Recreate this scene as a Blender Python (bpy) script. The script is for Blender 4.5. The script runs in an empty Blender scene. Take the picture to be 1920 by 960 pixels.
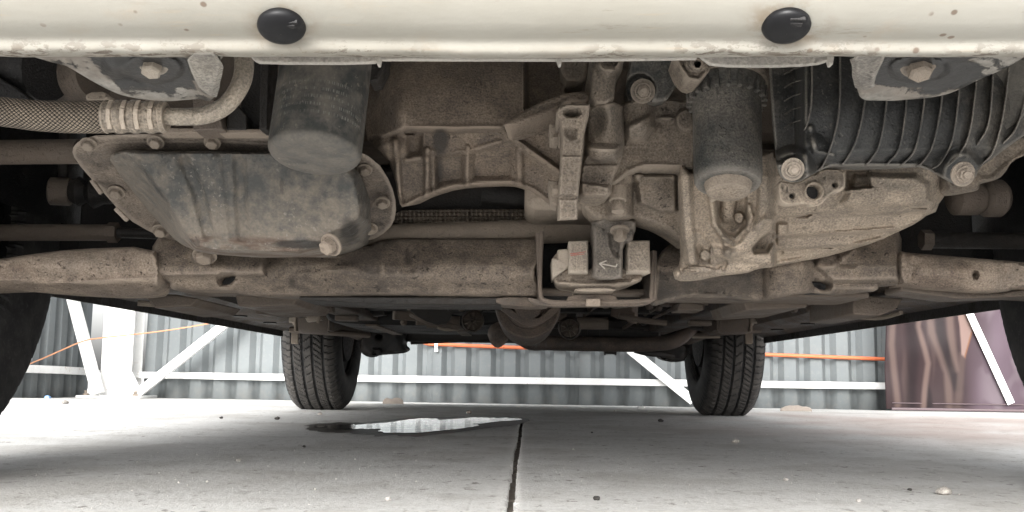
import bpy, math, random
import numpy as np
from mathutils import Vector, Matrix, noise as mnoise
from mathutils.geometry import delaunay_2d_cdt

random.seed(7)
SC = bpy.context.scene
COL = SC.collection
R = math.radians

# ------------------------------------------------------------------ camera, sky, sun, exposure
F = 1900.0                       # focal length in pixels of the 1920 wide photograph
CAM = Vector((0.0, 0.0, 0.118))  # phone lying almost on the floor in front of the car
vY = Vector((19.0, -229.0, -F)).normalized()          # the car's axis as the camera sees it
up = Vector((math.sin(R(0.75)), math.cos(R(0.75)), 0.0))
vZ = (up - vY * up.dot(vY)).normalized()
vX = vY.cross(vZ)
ROT = Matrix((vX, vY, vZ))
cam_data = bpy.data.cameras.new('camera')
cam_data.sensor_width = 36.0
cam_data.lens = F / 1920.0 * 36.0
cam_data.clip_start = 0.01
cam_data.clip_end = 2000.0
cam = bpy.data.objects.new('camera', cam_data)
cam.matrix_world = Matrix.Translation(CAM) @ ROT.to_4x4()
COL.objects.link(cam)
SC.camera = cam

SUN_EL, SUN_AZ = R(26), R(190)   # hazy soft-edged sun behind the camera and a little left
world = bpy.data.worlds.new('World')
SC.world = world
world.use_nodes = True
wn = world.node_tree.nodes
wl = world.node_tree.links
bg = wn['Background']
sky = wn.new('ShaderNodeTexSky')
sky.sky_type = 'NISHITA'
sky.sun_disc = False
sky.sun_elevation = SUN_EL
sky.sun_rotation = SUN_AZ
sky.dust_density = 4.0
sky.air_density = 1.0
sky.ozone_density = 0.6
grey = wn.new('ShaderNodeHueSaturation')          # an overcast sky is nearly colourless
grey.inputs['Saturation'].default_value = 0.12
wl.new(sky.outputs[0], grey.inputs['Color'])
wl.new(grey.outputs[0], bg.inputs['Color'])
bg.inputs['Strength'].default_value = 0.15
sun_data = bpy.data.lights.new('sun', 'SUN')
sun_data.energy = 1.35
sun_data.angle = R(32)
sun_data.color = (1.0, 0.985, 0.96)
sun = bpy.data.objects.new('sun', sun_data)
sdir = Vector((math.sin(SUN_AZ) * math.cos(SUN_EL), math.cos(SUN_AZ) * math.cos(SUN_EL), math.sin(SUN_EL)))
sun.rotation_euler = sdir.to_track_quat('Z', 'Y').to_euler()
sun.location = (0, -3, 6)
COL.objects.link(sun)
SC.view_settings.view_transform = 'Standard'
SC.view_settings.look = 'None'
SC.view_settings.exposure = 1.62
SC.view_settings.gamma = 1.0
SC.render.engine = 'CYCLES'
SC.cycles.use_denoising = True
SC.cycles.max_bounces = 10
SC.cycles.diffuse_bounces = 6

# ------------------------------------------------------------------ placing helpers
def at(px, py, Y):
    """point of the plane at distance Y seen at a photograph pixel"""
    d = ROT @ Vector(((px - 960.0) / F, (480.0 - py) / F, -1.0))
    return CAM + d * (Y / d.y)

_RN = np.array(ROT)
def at_np(px, py, Y):
    c = np.stack([(px - 960.0) / F, (480.0 - py) / F, -np.ones_like(px)], 1)
    d = c @ _RN.T
    return np.array(CAM) + d * (Y / d[:, 1])[:, None]

def gz(y):
    """floor height: level under the car, then falling gently to the fence drain"""
    t = min(max((y - 4.2) / 2.0, 0.0), 1.0)
    return -0.04 * t * t * (3 - 2 * t)

def gnd(px, py):
    d = ROT @ Vector(((px - 960.0) / F, (480.0 - py) / F, -1.0))
    p = CAM + d * (-CAM.z / d.z)
    for _ in range(4):
        p = CAM + d * ((gz(p.y) - CAM.z) / d.z)
    return p

def catmull(pts, n=6, closed=False):
    pts = [Vector(p) for p in pts]
    out = []
    m = len(pts)
    for i in range(m if closed else m - 1):
        p0 = pts[(i - 1) % m] if (closed or i > 0) else pts[0] * 2 - pts[1]
        p1, p2 = pts[i], pts[(i + 1) % m]
        p3 = pts[(i + 2) % m] if (closed or i + 2 < m) else pts[-1] * 2 - pts[-2]
        for k in range(n):
            t = k / n
            out.append(0.5 * ((2 * p1) + (p2 - p0) * t + (2 * p0 - 5 * p1 + 4 * p2 - p3) * t * t
                              + (3 * p1 - p0 - 3 * p2 + p3) * t ** 3))
    if not closed:
        out.append(pts[-1])
    return out

def chaikin(poly, it=2, q=0.25):
    for _ in range(it):
        o = []
        n = len(poly)
        for i in range(n):
            a, b = poly[i], poly[(i + 1) % n]
            o.append((a[0] * (1 - q) + b[0] * q, a[1] * (1 - q) + b[1] * q))
            o.append((a[0] * q + b[0] * (1 - q), a[1] * q + b[1] * (1 - q)))
        poly = o
    return poly

def ellipse(cx, cy, rx, ry, n=20, a0=0.0):
    return [(cx + rx * math.cos(a0 + 2 * math.pi * i / n), cy + ry * math.sin(a0 + 2 * math.pi * i / n)) for i in range(n)]

# ------------------------------------------------------------------ objects
def link(name, mesh, mat=None, parent=None, bevel=0.0, angle=38, seg=2):
    o = bpy.data.objects.new(name, mesh)
    COL.objects.link(o)
    if mat is not None and len(mesh.materials) == 0:
        mesh.materials.append(mat)
    if parent is not None:
        o.parent = parent
        if parent.type == 'EMPTY':
            o.matrix_parent_inverse = Matrix.Translation(-Vector(parent.location)) if parent.parent is None else Matrix.Identity(4)
    if bevel > 0:
        m = o.modifiers.new('bevel', 'BEVEL')
        m.width = bevel
        m.segments = seg
        m.limit_method = 'ANGLE'
        m.angle_limit = R(40)
        m.use_clamp_overlap = True
    mesh.shade_smooth()
    mesh.set_sharp_from_angle(angle=R(angle))
    return o

def tag(o, label=None, cat=None, group=None, kind=None):
    if label: o['label'] = label
    if cat: o['category'] = cat
    if group: o['group'] = group
    if kind: o['kind'] = kind
    return o

def empty(name, loc):
    o = bpy.data.objects.new(name, None)
    o.location = loc
    o.empty_display_size = 0.1
    COL.objects.link(o)
    return o

class MB:
    """collects shapes of ONE part"""
    def __init__(s):
        s.v, s.f, s.tc = [], [], []
    def add(s, verts, faces, tc=None):
        b = len(s.v)
        s.v += [tuple(v) for v in verts]
        s.f += [tuple(b + i for i in f) for f in faces]
        s.tc += list(tc) if tc else [(0, 0, 0)] * len(verts)
        return s
    def box(s, c, d, rot=None):
        c = Vector(c)
        vs = []
        for x in (-1, 1):
            for y in (-1, 1):
                for z in (-1, 1):
                    p = Vector((x * d[0] / 2, y * d[1] / 2, z * d[2] / 2))
                    if rot is not None: p = rot @ p
                    vs.append(c + p)
        return s.add(vs, [(0, 1, 3, 2), (4, 6, 7, 5), (0, 4, 5, 1), (2, 3, 7, 6), (0, 2, 6, 4), (1, 5, 7, 3)])
    def prism(s, outline, Y0, Y1, sx=1.0):
        """outline seen at Y0, carried straight back to Y1 with its real size"""
        a = [at(x, y, Y0) for x, y in outline]
        n = len(a)
        c = sum(a, Vector()) / n
        b = [Vector((c.x + (p.x - c.x) * sx, p.y + Y1 - Y0, c.z + (p.z - c.z) * sx)) for p in a]
        fs = [tuple(range(n - 1, -1, -1)), tuple(range(n, 2 * n))]
        fs += [(i, (i + 1) % n, n + (i + 1) % n, n + i) for i in range(n)]
        return s.add(a + b, fs)
    def loft(s, rings, caps=True):
        n = len(rings[0])
        vs = [p for r in rings for p in r]
        fs = []
        for k in range(len(rings) - 1):
            for i in range(n):
                j = (i + 1) % n
                fs.append((k * n + i, k * n + j, (k + 1) * n + j, (k + 1) * n + i))
        if caps:
            fs.append(tuple(range(n - 1, -1, -1)))
            fs.append(tuple(range((len(rings) - 1) * n, len(rings) * n)))
        return s.add(vs, fs)
    def tube(s, pts, r, n=14, sm=6, caps=True, squash=1.0):
        if callable(r): rf = r
        elif isinstance(r, (list, tuple)):
            rl = list(r)
            rf = lambda t: rl[min(int(t * (len(rl) - 1)), len(rl) - 2)] * (1 - (t * (len(rl) - 1) - min(int(t * (len(rl) - 1)), len(rl) - 2))) + rl[min(int(t * (len(rl) - 1)), len(rl) - 2) + 1] * (t * (len(rl) - 1) - min(int(t * (len(rl) - 1)), len(rl) - 2))
        else: rf = lambda t: r
        P = catmull(pts, sm) if sm > 1 and len(pts) > 2 else [Vector(p) for p in pts]
        L = [0.0]
        for i in range(1, len(P)): L.append(L[-1] + (P[i] - P[i - 1]).length)
        T0 = (P[1] - P[0]).normalized()
        ref = Vector((0, 0, 1)) if abs(T0.z) < 0.9 else Vector((0, 1, 0))
        u = (ref - T0 * ref.dot(T0)).normalized()
        vs, tcs, fs = [], [], []
        m = len(P)
        for i, p in enumerate(P):
            T = ((P[i + 1] if i + 1 < m else P[i]) - (P[i - 1] if i else P[i])).normalized()
            u = (u - T * u.dot(T)).normalized()
            w = T.cross(u)
            rr = rf(L[i] / max(L[-1], 1e-9))
            for k in range(n + 1):
                a = 2 * math.pi * k / n
                vs.append(p + u * (math.cos(a) * rr) + w * (math.sin(a) * rr * squash))
                tcs.append((L[i], k / n, rr))
        for i in range(m - 1):
            for k in range(n):
                a = i * (n + 1) + k
                fs.append((a, a + 1, a + n + 2, a + n + 1))
        if caps:
            fs.append(tuple(range(n, -1, -1))[:n])
            fs.append(tuple(range((m - 1) * (n + 1), (m - 1) * (n + 1) + n)))
        return s.add(vs, fs, tcs)
    def lathe(s, prof, o, d, n=32, cap=True):
        """prof: list of (radius, distance along d)"""
        o = Vector(o); d = Vector(d).normalized()
        ref = Vector((0, 0, 1)) if abs(d.z) < 0.9 else Vector((0, 1, 0))
        u = (ref - d * ref.dot(d)).normalized(); w = d.cross(u)
        vs, tcs, fs = [], [], []
        for r_, h in prof:
            for k in range(n + 1):
                a = 2 * math.pi * k / n
                vs.append(o + d * h + u * (math.cos(a) * r_) + w * (math.sin(a) * r_))
                tcs.append((h, k / n, r_))
        for i in range(len(prof) - 1):
            for k in range(n):
                a = i * (n + 1) + k
                fs.append((a, a + 1, a + n + 2, a + n + 1))
        if cap:
            fs.append(tuple(range(n - 1, -1, -1)))
            e = (len(prof) - 1) * (n + 1)
            fs.append(tuple(range(e, e + n)))
        return s.add(vs, fs, tcs)
    def mesh(s, name):
        me = bpy.data.meshes.new(name)
        me.from_pydata(s.v, [], s.f)
        a = me.attributes.new('tc', 'FLOAT_VECTOR', 'POINT')
        a.data.foreach_set('vector', np.array(s.tc, dtype=np.float32).ravel())
        me.update()
        return me
    def build(s, name, mat, parent=None, bevel=0.0, angle=38, seg=2):
        return link(name, s.mesh(name), mat, parent, bevel, angle, seg)

# ------------------------------------------------------------------ sculpted castings
def _pip(x, y, poly):
    c = np.zeros(len(x), bool)
    n = len(poly)
    for i in range(n):
        x0, y0 = poly[i]; x1, y1 = poly[(i + 1) % n]
        if y0 == y1: continue
        k = ((y0 > y) != (y1 > y)) & (x < (x1 - x0) * (y - y0) / (y1 - y0) + x0)
        c ^= k
    return c

def _dist(x, y, pts, closed=False):
    d = np.full(len(x), 1e9)
    n = len(pts)
    for i in range(n if closed else n - 1):
        ax, ay = pts[i]; bx, by = pts[(i + 1) % n]
        dx, dy = bx - ax, by - ay
        l = dx * dx + dy * dy + 1e-9
        t = np.clip(((x - ax) * dx + (y - ay) * dy) / l, 0, 1)
        d = np.minimum(d, np.hypot(x - ax - t * dx, y - ay - t * dy))
    return d

def _ss(t):
    t = np.clip(t, 0, 1)
    return t * t * (3 - 2 * t)

def feature(f, x, y):
    k = f[0]
    if k == 'dome':
        _, cx, cy, rx, ry, h = f[:6]
        return h * np.sqrt(np.clip(1 - ((x - cx) / rx) ** 2 - ((y - cy) / ry) ** 2, 0, 1))
    if k == 'hump':
        _, cx, cy, rx, ry, h = f[:6]
        return h * np.clip(1 - ((x - cx) / rx) ** 2 - ((y - cy) / ry) ** 2, 0, 1) ** 2
    if k == 'boss':
        _, cx, cy, rx, ry, h = f[:6]
        return h * _ss((1 - np.hypot((x - cx) / rx, (y - cy) / ry)) / 0.22)
    if k == 'rib':
        _, pts, w, h = f[:4]
        return 0.62 * h * _ss((1.25 - _dist(x, y, pts) / w) * 1.1)
    if k == 'fin':
        _, pts, w, h = f[:4]
        return h * _ss((1 - _dist(x, y, pts) / w) * 1.6)
    if k == 'cyl':
        _, pts, r_, h = f[:4]
        return h * np.sqrt(np.clip(1 - (_dist(x, y, pts) / r_) ** 2, 0, 1))
    if k == 'plat':
        _, poly, h, soft = f[:4]
        s = _dist(x, y, poly, True)
        return h * np.where(_pip(x, y, poly), _ss(s / soft), 0)
    if k == 'fn':
        return f[1](x, y)
    raise ValueError(k)

def relief(name, outline, depth, mat, parent, feats=(), step=4.0, back=0.05, edge=(0, 0), noise=(0, 1),
           holes=(), smooth=2, angle=50, bevel=0, draft=0.16, tcfn=None, oilfn=None):
    """casting with a traced outline: dense sheet with real relief, its rim carried back by `back` metres"""
    ol = chaikin(list(outline), smooth) if smooth else list(outline)
    loops = [ol] + [list(h) for h in holes]
    pts, edges = [], []
    for lp in loops:
        b = len(pts)
        n = len(lp)
        dens = []
        for i in range(n):
            a, c = lp[i], lp[(i + 1) % n]
            m = max(1, int(math.hypot(c[0] - a[0], c[1] - a[1]) / (step * 1.2)))
            for k in range(m):
                dens.append((a[0] + (c[0] - a[0]) * k / m, a[1] + (c[1] - a[1]) * k / m))
        pts += dens
        edges += [(b + i, b + (i + 1) % len(dens)) for i in range(len(dens))]
    xs = [float(p[0]) for p in ol]; ys = [float(p[1]) for p in ol]
    gx, gy = np.meshgrid(np.arange(min(xs), max(xs), step), np.arange(min(ys), max(ys), step))
    gx[1::2] += step * 0.5
    gx, gy = gx.ravel(), gy.ravel()
    ok = _pip(gx, gy, ol)
    dd = _dist(gx, gy, ol, True)
    for h in holes:
        ok &= ~_pip(gx, gy, list(h))
        dd = np.minimum(dd, _dist(gx, gy, list(h), True))
    ok &= dd > step * 0.55
    coords = [Vector(p) for p in pts] + [Vector((a, b)) for a, b in zip(gx[ok], gy[ok])]
    res = delaunay_2d_cdt(coords, edges, [], 2, 1e-4)
    P = np.array([tuple(v) for v in res[0]])
    faces = [tuple(f) for f in res[2]]
    if holes:
        cx_ = np.array([(P[f[0]] + P[f[1]] + P[f[2]]) / 3 for f in faces])
        inh = np.zeros(len(faces), bool)
        for h in holes: inh |= _pip(cx_[:, 0], cx_[:, 1], list(h))
        faces = [f for f, q in zip(faces, inh) if not q]
    x, y = P[:, 0], P[:, 1]
    Y = depth(x, y) if callable(depth) else depth[0] + depth[1] * (y - depth[2]) + (depth[3] * (x - depth[4]) if len(depth) > 3 else 0)
    Y = Y + 0.0 * x.astype(float)
    for f in feats:
        Y = Y - feature(f, x, y)
    if edge[0]:
        d = _dist(x, y, ol, True)
        for h in holes: d = np.minimum(d, _dist(x, y, list(h), True))
        t = np.clip(1 - d / edge[0], 0, 1)
        Y = Y + edge[1] * (1 - np.sqrt(np.clip(1 - t * t, 0, 1)))
    W = at_np(x, y, Y)
    if noise[0]:
        for i in range(len(W)):
            W[i, 1] += noise[0] * mnoise.noise(Vector(W[i]) * noise[1])
    verts = [tuple(w) for w in W]
    cnt = {}
    for f in faces:
        for i in range(len(f)):
            a, b = f[i], f[(i + 1) % len(f)]
            cnt[(min(a, b), max(a, b))] = cnt.get((min(a, b), max(a, b)), 0) + 1
    mp = {}
    ctr = W.mean(0)
    # triangles face the camera
    f0 = faces[0]
    n0 = (Vector(verts[f0[1]]) - Vector(verts[f0[0]])).cross(Vector(verts[f0[2]]) - Vector(verts[f0[0]]))
    if n0.y > 0: faces = [tuple(reversed(f)) for f in faces]
    nb = []
    for f in faces:
        for i in range(len(f)):
            a, b = f[i], f[(i + 1) % len(f)]
            if cnt[(min(a, b), max(a, b))] == 1:
                for q in (a, b):
                    if q not in mp:
                        mp[q] = len(verts)
                        verts.append((verts[q][0] + (ctr[0] - verts[q][0]) * draft * 0.5, verts[q][1] + back, verts[q][2] + (ctr[2] - verts[q][2]) * draft))
                nb.append((b, a, mp[a], mp[b]))
    me = bpy.data.meshes.new(name)
    me.from_pydata(verts, [], faces + nb)
    for fn_, nm_ in ((tcfn, 'tc'), (oilfn, 'oil')):
        if fn_ is None: continue
        T = fn_(x, y)
        T = np.stack([T, 0 * T, 0 * T], 1)
        T = np.concatenate([T, T[list(mp.keys())]], 0) if mp else T
        at_ = me.attributes.new(nm_, 'FLOAT_VECTOR', 'POINT')
        at_.data.foreach_set('vector', T.astype(np.float32).ravel())
    me.update()
    return link(name, me, mat, parent, bevel, angle)

# ------------------------------------------------------------------ materials
class NT:
    def __init__(s, name):
        s.m = bpy.data.materials.new(name)
        s.m.use_nodes = True
        s.n = s.m.node_tree.nodes
        s.l = s.m.node_tree.links
        s.b = s.n['Principled BSDF']
        s.pos = s.n.new('ShaderNodeNewGeometry').outputs['Position']
    def noise(s, scale, detail=4, rough=0.55, vec=None, out='Fac', dist=0.0):
        q = s.n.new('ShaderNodeTexNoise')
        q.inputs['Scale'].default_value = scale
        q.inputs['Detail'].default_value = detail
        q.inputs['Roughness'].default_value = rough
        q.inputs['Distortion'].default_value = dist
        s.l.new(vec if vec is not None else s.pos, q.inputs['Vector'])
        return q.outputs[out]
    def voro(s, scale, vec=None, feat='F1', out='Distance', rnd=1.0):
        q = s.n.new('ShaderNodeTexVoronoi')
        q.feature = feat
        q.inputs['Scale'].default_value = scale
        q.inputs['Randomness'].default_value = rnd
        s.l.new(vec if vec is not None else s.pos, q.inputs['Vector'])
        return q.outputs[out]
    def math(s, op, a, b=None, c=None, clamp=False):
        q = s.n.new('ShaderNodeMath')
        q.operation = op
        q.use_clamp = clamp
        for i, k in enumerate((a, b, c)):
            if k is None: continue
            if isinstance(k, (int, float)): q.inputs[i].default_value = k
            else: s.l.new(k, q.inputs[i])
        return q.outputs[0]
    def ramp(s, f, lo, hi, a=0.0, b=1.0):
        q = s.n.new('ShaderNodeMapRange')
        q.interpolation_type = 'SMOOTHSTEP'
        q.inputs[1].default_value = lo; q.inputs[2].default_value = hi
        q.inputs[3].default_value = a; q.inputs[4].default_value = b
        s.l.new(f, q.inputs[0])
        return q.outputs[0]
    def mix(s, f, a, b, mode='MIX'):
        q = s.n.new('ShaderNodeMix')
        q.data_type = 'RGBA'
        q.blend_type = mode
        for sock, k in ((q.inputs[0], f), (q.inputs[6], a), (q.inputs[7], b)):
            if isinstance(k, (int, float)): sock.default_value = k
            elif isinstance(k, tuple): sock.default_value = (*k, 1.0)
            else: s.l.new(k, sock)
        return q.outputs[2]
    def scalevec(s, v, sc):
        q = s.n.new('ShaderNodeVectorMath')
        q.operation = 'MULTIPLY'
        s.l.new(v, q.inputs[0]); q.inputs[1].default_value = sc
        return q.outputs[0]
    def attr(s, name):
        q = s.n.new('ShaderNodeAttribute')
        q.attribute_name = name
        return q
    def sep(s, v):
        q = s.n.new('ShaderNodeSeparateXYZ')
        s.l.new(v, q.inputs[0])
        return q.outputs
    def bump(s, h, dist=0.001, strength=1.0, prev=None):
        q = s.n.new('ShaderNodeBump')
        q.inputs['Distance'].default_value = dist
        q.inputs['Strength'].default_value = strength
        s.l.new(h, q.inputs['Height'])
        if prev is not None: s.l.new(prev, q.inputs['Normal'])
        return q.outputs[0]
    def out(s, col=None, rough=None, metal=None, nrm=None, spec=None):
        for k, key in ((col, 'Base Color'), (rough, 'Roughness'), (metal, 'Metallic'), (spec, 'Specular IOR Level')):
            if k is None: continue
            if isinstance(k, (int, float)): s.b.inputs[key].default_value = k
            elif isinstance(k, tuple): s.b.inputs[key].default_value = (*k, 1.0)
            else: s.l.new(k, s.b.inputs[key])
        if nrm is not None: s.l.new(nrm, s.b.inputs['Normal'])
        return s.m

def dusty(name, base, dust, amt=0.6, rough=(0.5, 0.95), sc=1.0, bump=1.0, grit=0.5, pits=0.5, metal=0.0, oil=None, edge=0.7):
    """metal or plastic under road dust: patchy film, grains and dark pits"""
    t = NT(name)
    n1 = t.noise(9 * sc, 7, 0.62)
    n2 = t.noise(75 * sc, 6, 0.65)
    n3 = t.noise(560 * sc, 3, 0.6)
    f = t.math('ADD', t.math('MULTIPLY', n1, 0.62), t.math('MULTIPLY', n2, 0.38))
    c = 0.5 + (0.5 - amt) * 0.45
    f = t.ramp(f, c - 0.13, c + 0.13)
    col = t.mix(f, base, dust)
    col = t.mix(1.0, col, t.mix(t.ramp(n3, 0.28, 0.72), (0.66, 0.655, 0.65), (1.3, 1.29, 1.27)), 'MULTIPLY')
    # mottling on the palm scale
    col = t.mix(1.0, col, t.mix(t.ramp(t.noise(28 * sc, 6, 0.68), 0.3, 0.7), (0.78, 0.78, 0.80), (1.16, 1.14, 1.12)), 'MULTIPLY')
    gsel = t.noise(35 * sc, 3)
    if grit:
        g = t.math('MULTIPLY', t.ramp(t.noise(310 * sc, 4, 0.65), 0.60, 0.68), t.ramp(gsel, 0.42, 0.6), None)
        col = t.mix(t.math('MULTIPLY', g, grit), col, tuple(min(1, d * 1.5) for d in dust))
    p = None
    if pits:
        p = t.math('MULTIPLY', t.ramp(t.noise(210 * sc, 4, 0.6, None, 'Fac', 0.6), 0.60, 0.67), t.ramp(t.noise(21 * sc, 4), 0.40, 0.60))
        col = t.mix(t.math('MULTIPLY', p, pits), col, tuple(b * 0.45 for b in base))
    if oil:
        o = t.ramp(t.noise(oil[1], 6, 0.65), oil[2] - 0.05, oil[2] + 0.08)
        col = t.mix(t.math('MULTIPLY', o, 0.6), col, oil[0])
    om = t.sep(t.attr('oil').outputs['Vector'])[0]
    om = t.ramp(t.math('ADD', om, t.math('MULTIPLY', t.math('SUBTRACT', t.noise(60 * sc, 4), 0.5), 0.5)), 0.25, 0.7)
    om = t.math('MULTIPLY', om, 0.85)
    col = t.mix(om, col, (0.030, 0.026, 0.023))
    pt = t.n.new('ShaderNodeNewGeometry').outputs['Pointiness']
    col = t.mix(t.math('MULTIPLY', t.ramp(pt, 0.515, 0.575), edge), col, tuple(min(1, d * 1.45) for d in dust))
    h = t.math('ADD', t.math('MULTIPLY', n2, 1.0), t.math('MULTIPLY', n3, 0.6))
    if p is not None: h = t.math('SUBTRACT', h, t.math('MULTIPLY', p, 0.5))
    nrm = t.bump(h, 0.0017 * bump, 0.9)
    rg = t.math('SUBTRACT', t.ramp(f, 0, 1, rough[0], rough[1]), t.math('MULTIPLY', om, 0.2))
    return t.out(col, rg, metal, nrm, 0.35)

M = {}
M['cast'] = dusty('dusty cast metal', (0.085, 0.075, 0.063), (0.225, 0.19, 0.155), 0.66, pits=0.8, grit=0.7, oil=((0.06, 0.053, 0.046), 11.0, 0.60))
M['cast_light'] = dusty('pale dusty aluminium', (0.16, 0.138, 0.112), (0.33, 0.278, 0.224), 0.64, pits=0.8, grit=0.7, oil=((0.105, 0.09, 0.075), 12.0, 0.62))
M['bell'] = dusty('brown dusty housing', (0.11, 0.09, 0.073), (0.215, 0.175, 0.14), 0.60, pits=0.7, grit=0.7, oil=((0.05, 0.043, 0.038), 9.0, 0.63))
M['subframe'] = dusty('dusty pressed steel', (0.075, 0.062, 0.052), (0.215, 0.178, 0.144), 0.56, pits=1.0, grit=0.7, oil=((0.055, 0.047, 0.043), 8.0, 0.62))
M['arm'] = dusty('dusty rust specked arm', (0.10, 0.072, 0.055), (0.25, 0.207, 0.168), 0.66, pits=1.0, grit=0.7)
M['flange'] = dusty('pan flange dust', (0.09, 0.077, 0.066), (0.215, 0.182, 0.152), 0.6, pits=0.6)
M['canister'] = dusty('dark canister', (0.05, 0.054, 0.053), (0.16, 0.147, 0.13), 0.46, (0.45, 0.85), pits=0.3, grit=0.6)
M['plastic'] = dusty('black duct plastic', (0.032, 0.033, 0.033), (0.125, 0.115, 0.10), 0.32, (0.38, 0.8), grit=0.5, pits=0.1, bump=0.6, edge=0.8)
M['fin'] = dusty('dust edged plastic rib', (0.06, 0.06, 0.058), (0.19, 0.175, 0.155), 0.55, (0.4, 0.8), grit=0.3, pits=0.1, bump=0.5)
M['rubber'] = dusty('dusty rubber', (0.010, 0.010, 0.011), (0.035, 0.032, 0.03), 0.3, (0.5, 0.9), pits=0.1, edge=0.1)
M['dark'] = dusty('dark underbody', (0.009, 0.009, 0.0095), (0.036, 0.031, 0.027), 0.36, (0.5, 0.9), edge=0.3)
M['dark_brown'] = dusty('brown dusty underbody steel', (0.025, 0.022, 0.020), (0.115, 0.093, 0.076), 0.48, (0.5, 0.9))
M['exhaust'] = dusty('dull exhaust steel', (0.045, 0.038, 0.034), (0.115, 0.09, 0.074), 0.5, (0.4, 0.85))
M['bolt'] = dusty('dusty bolt', (0.095, 0.082, 0.068), (0.20, 0.168, 0.137), 0.6, (0.4, 0.85), sc=1.6)
M['boltlight'] = dusty('pale bolt', (0.17, 0.153, 0.13), (0.27, 0.236, 0.196), 0.5, (0.35, 0.7), sc=1.6)
M['block'] = dusty('dust coated mount block', (0.19, 0.166, 0.138), (0.295, 0.257, 0.215), 0.7, pits=0.6)
M['pipe'] = dusty('dusty aluminium pipe', (0.25, 0.225, 0.19), (0.37, 0.32, 0.265), 0.55, (0.35, 0.7), metal=0.25)
M['ferrule'] = dusty('crimp ferrule', (0.22, 0.192, 0.158), (0.34, 0.288, 0.237), 0.5, (0.35, 0.7), metal=0.25)
M['yoke'] = dusty('grey mount yoke', (0.075, 0.07, 0.064), (0.175, 0.155, 0.134), 0.55)

def m_pan():
    """painted sump: road dust thickens towards its lower edge, with a rusty weeping line there"""
    t = NT('dark painted sump with caked dust')
    n1 = t.noise(10, 7, 0.62); n2 = t.noise(80, 6, 0.65); n3 = t.noise(430, 3, 0.6)
    z = t.sep(t.pos)[2]
    f = t.math('ADD', t.math('MULTIPLY', n1, 0.45), t.math('MULTIPLY', n2, 0.55))
    f = t.math('ADD', f, t.ramp(z, 0.275, 0.225, -0.03, 0.15))
    f = t.math('ADD', f, t.ramp(t.sep(t.pos)[0], -0.30, -0.36, 0.0, 0.16))
    f = t.ramp(f, 0.38, 0.66)
    col = t.mix(f, (0.058, 0.059, 0.057), (0.19, 0.166, 0.14))
    col = t.mix(1.0, col, t.mix(n3, (0.66, 0.66, 0.66), (1.3, 1.29, 1.27)), 'MULTIPLY')
    line = t.math('MULTIPLY', t.ramp(z, 0.236, 0.228), t.ramp(z, 0.216, 0.222))
    line = t.math('MULTIPLY', line, t.ramp(t.noise(70, 5, 0.7, t.scalevec(t.pos, (0.35, 1, 1))), 0.42, 0.6))
    col = t.mix(t.math('MULTIPLY', line, 0.7), col, (0.085, 0.05, 0.035))
    g = t.math('MULTIPLY', t.ramp(t.noise(260, 4, 0.65), 0.58, 0.66), t.ramp(t.noise(24, 3), 0.4, 0.6))
    col = t.mix(t.math('MULTIPLY', g, 0.7), col, (0.26, 0.235, 0.205))
    scr = t.ramp(t.noise(42, 6, 0.7, t.scalevec(t.pos, (1, 0.4, 0.4))), 0.62, 0.68)
    col = t.mix(t.math('MULTIPLY', scr, 0.5), col, (0.03, 0.03, 0.03))
    om = t.sep(t.attr('oil').outputs['Vector'])[0]
    om = t.ramp(t.math('ADD', om, t.math('MULTIPLY', t.math('SUBTRACT', t.noise(60, 4), 0.5), 0.5)), 0.25, 0.7)
    col = t.mix(t.math('MULTIPLY', om, 0.85), col, (0.026, 0.024, 0.022))
    return t.out(col, t.ramp(f, 0, 1, 0.42, 0.9), 0, t.bump(t.math('ADD', n2, t.math('MULTIPLY', n3, 0.5)), 0.002, 1.0), 0.38)
M['pan'] = m_pan()

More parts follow.
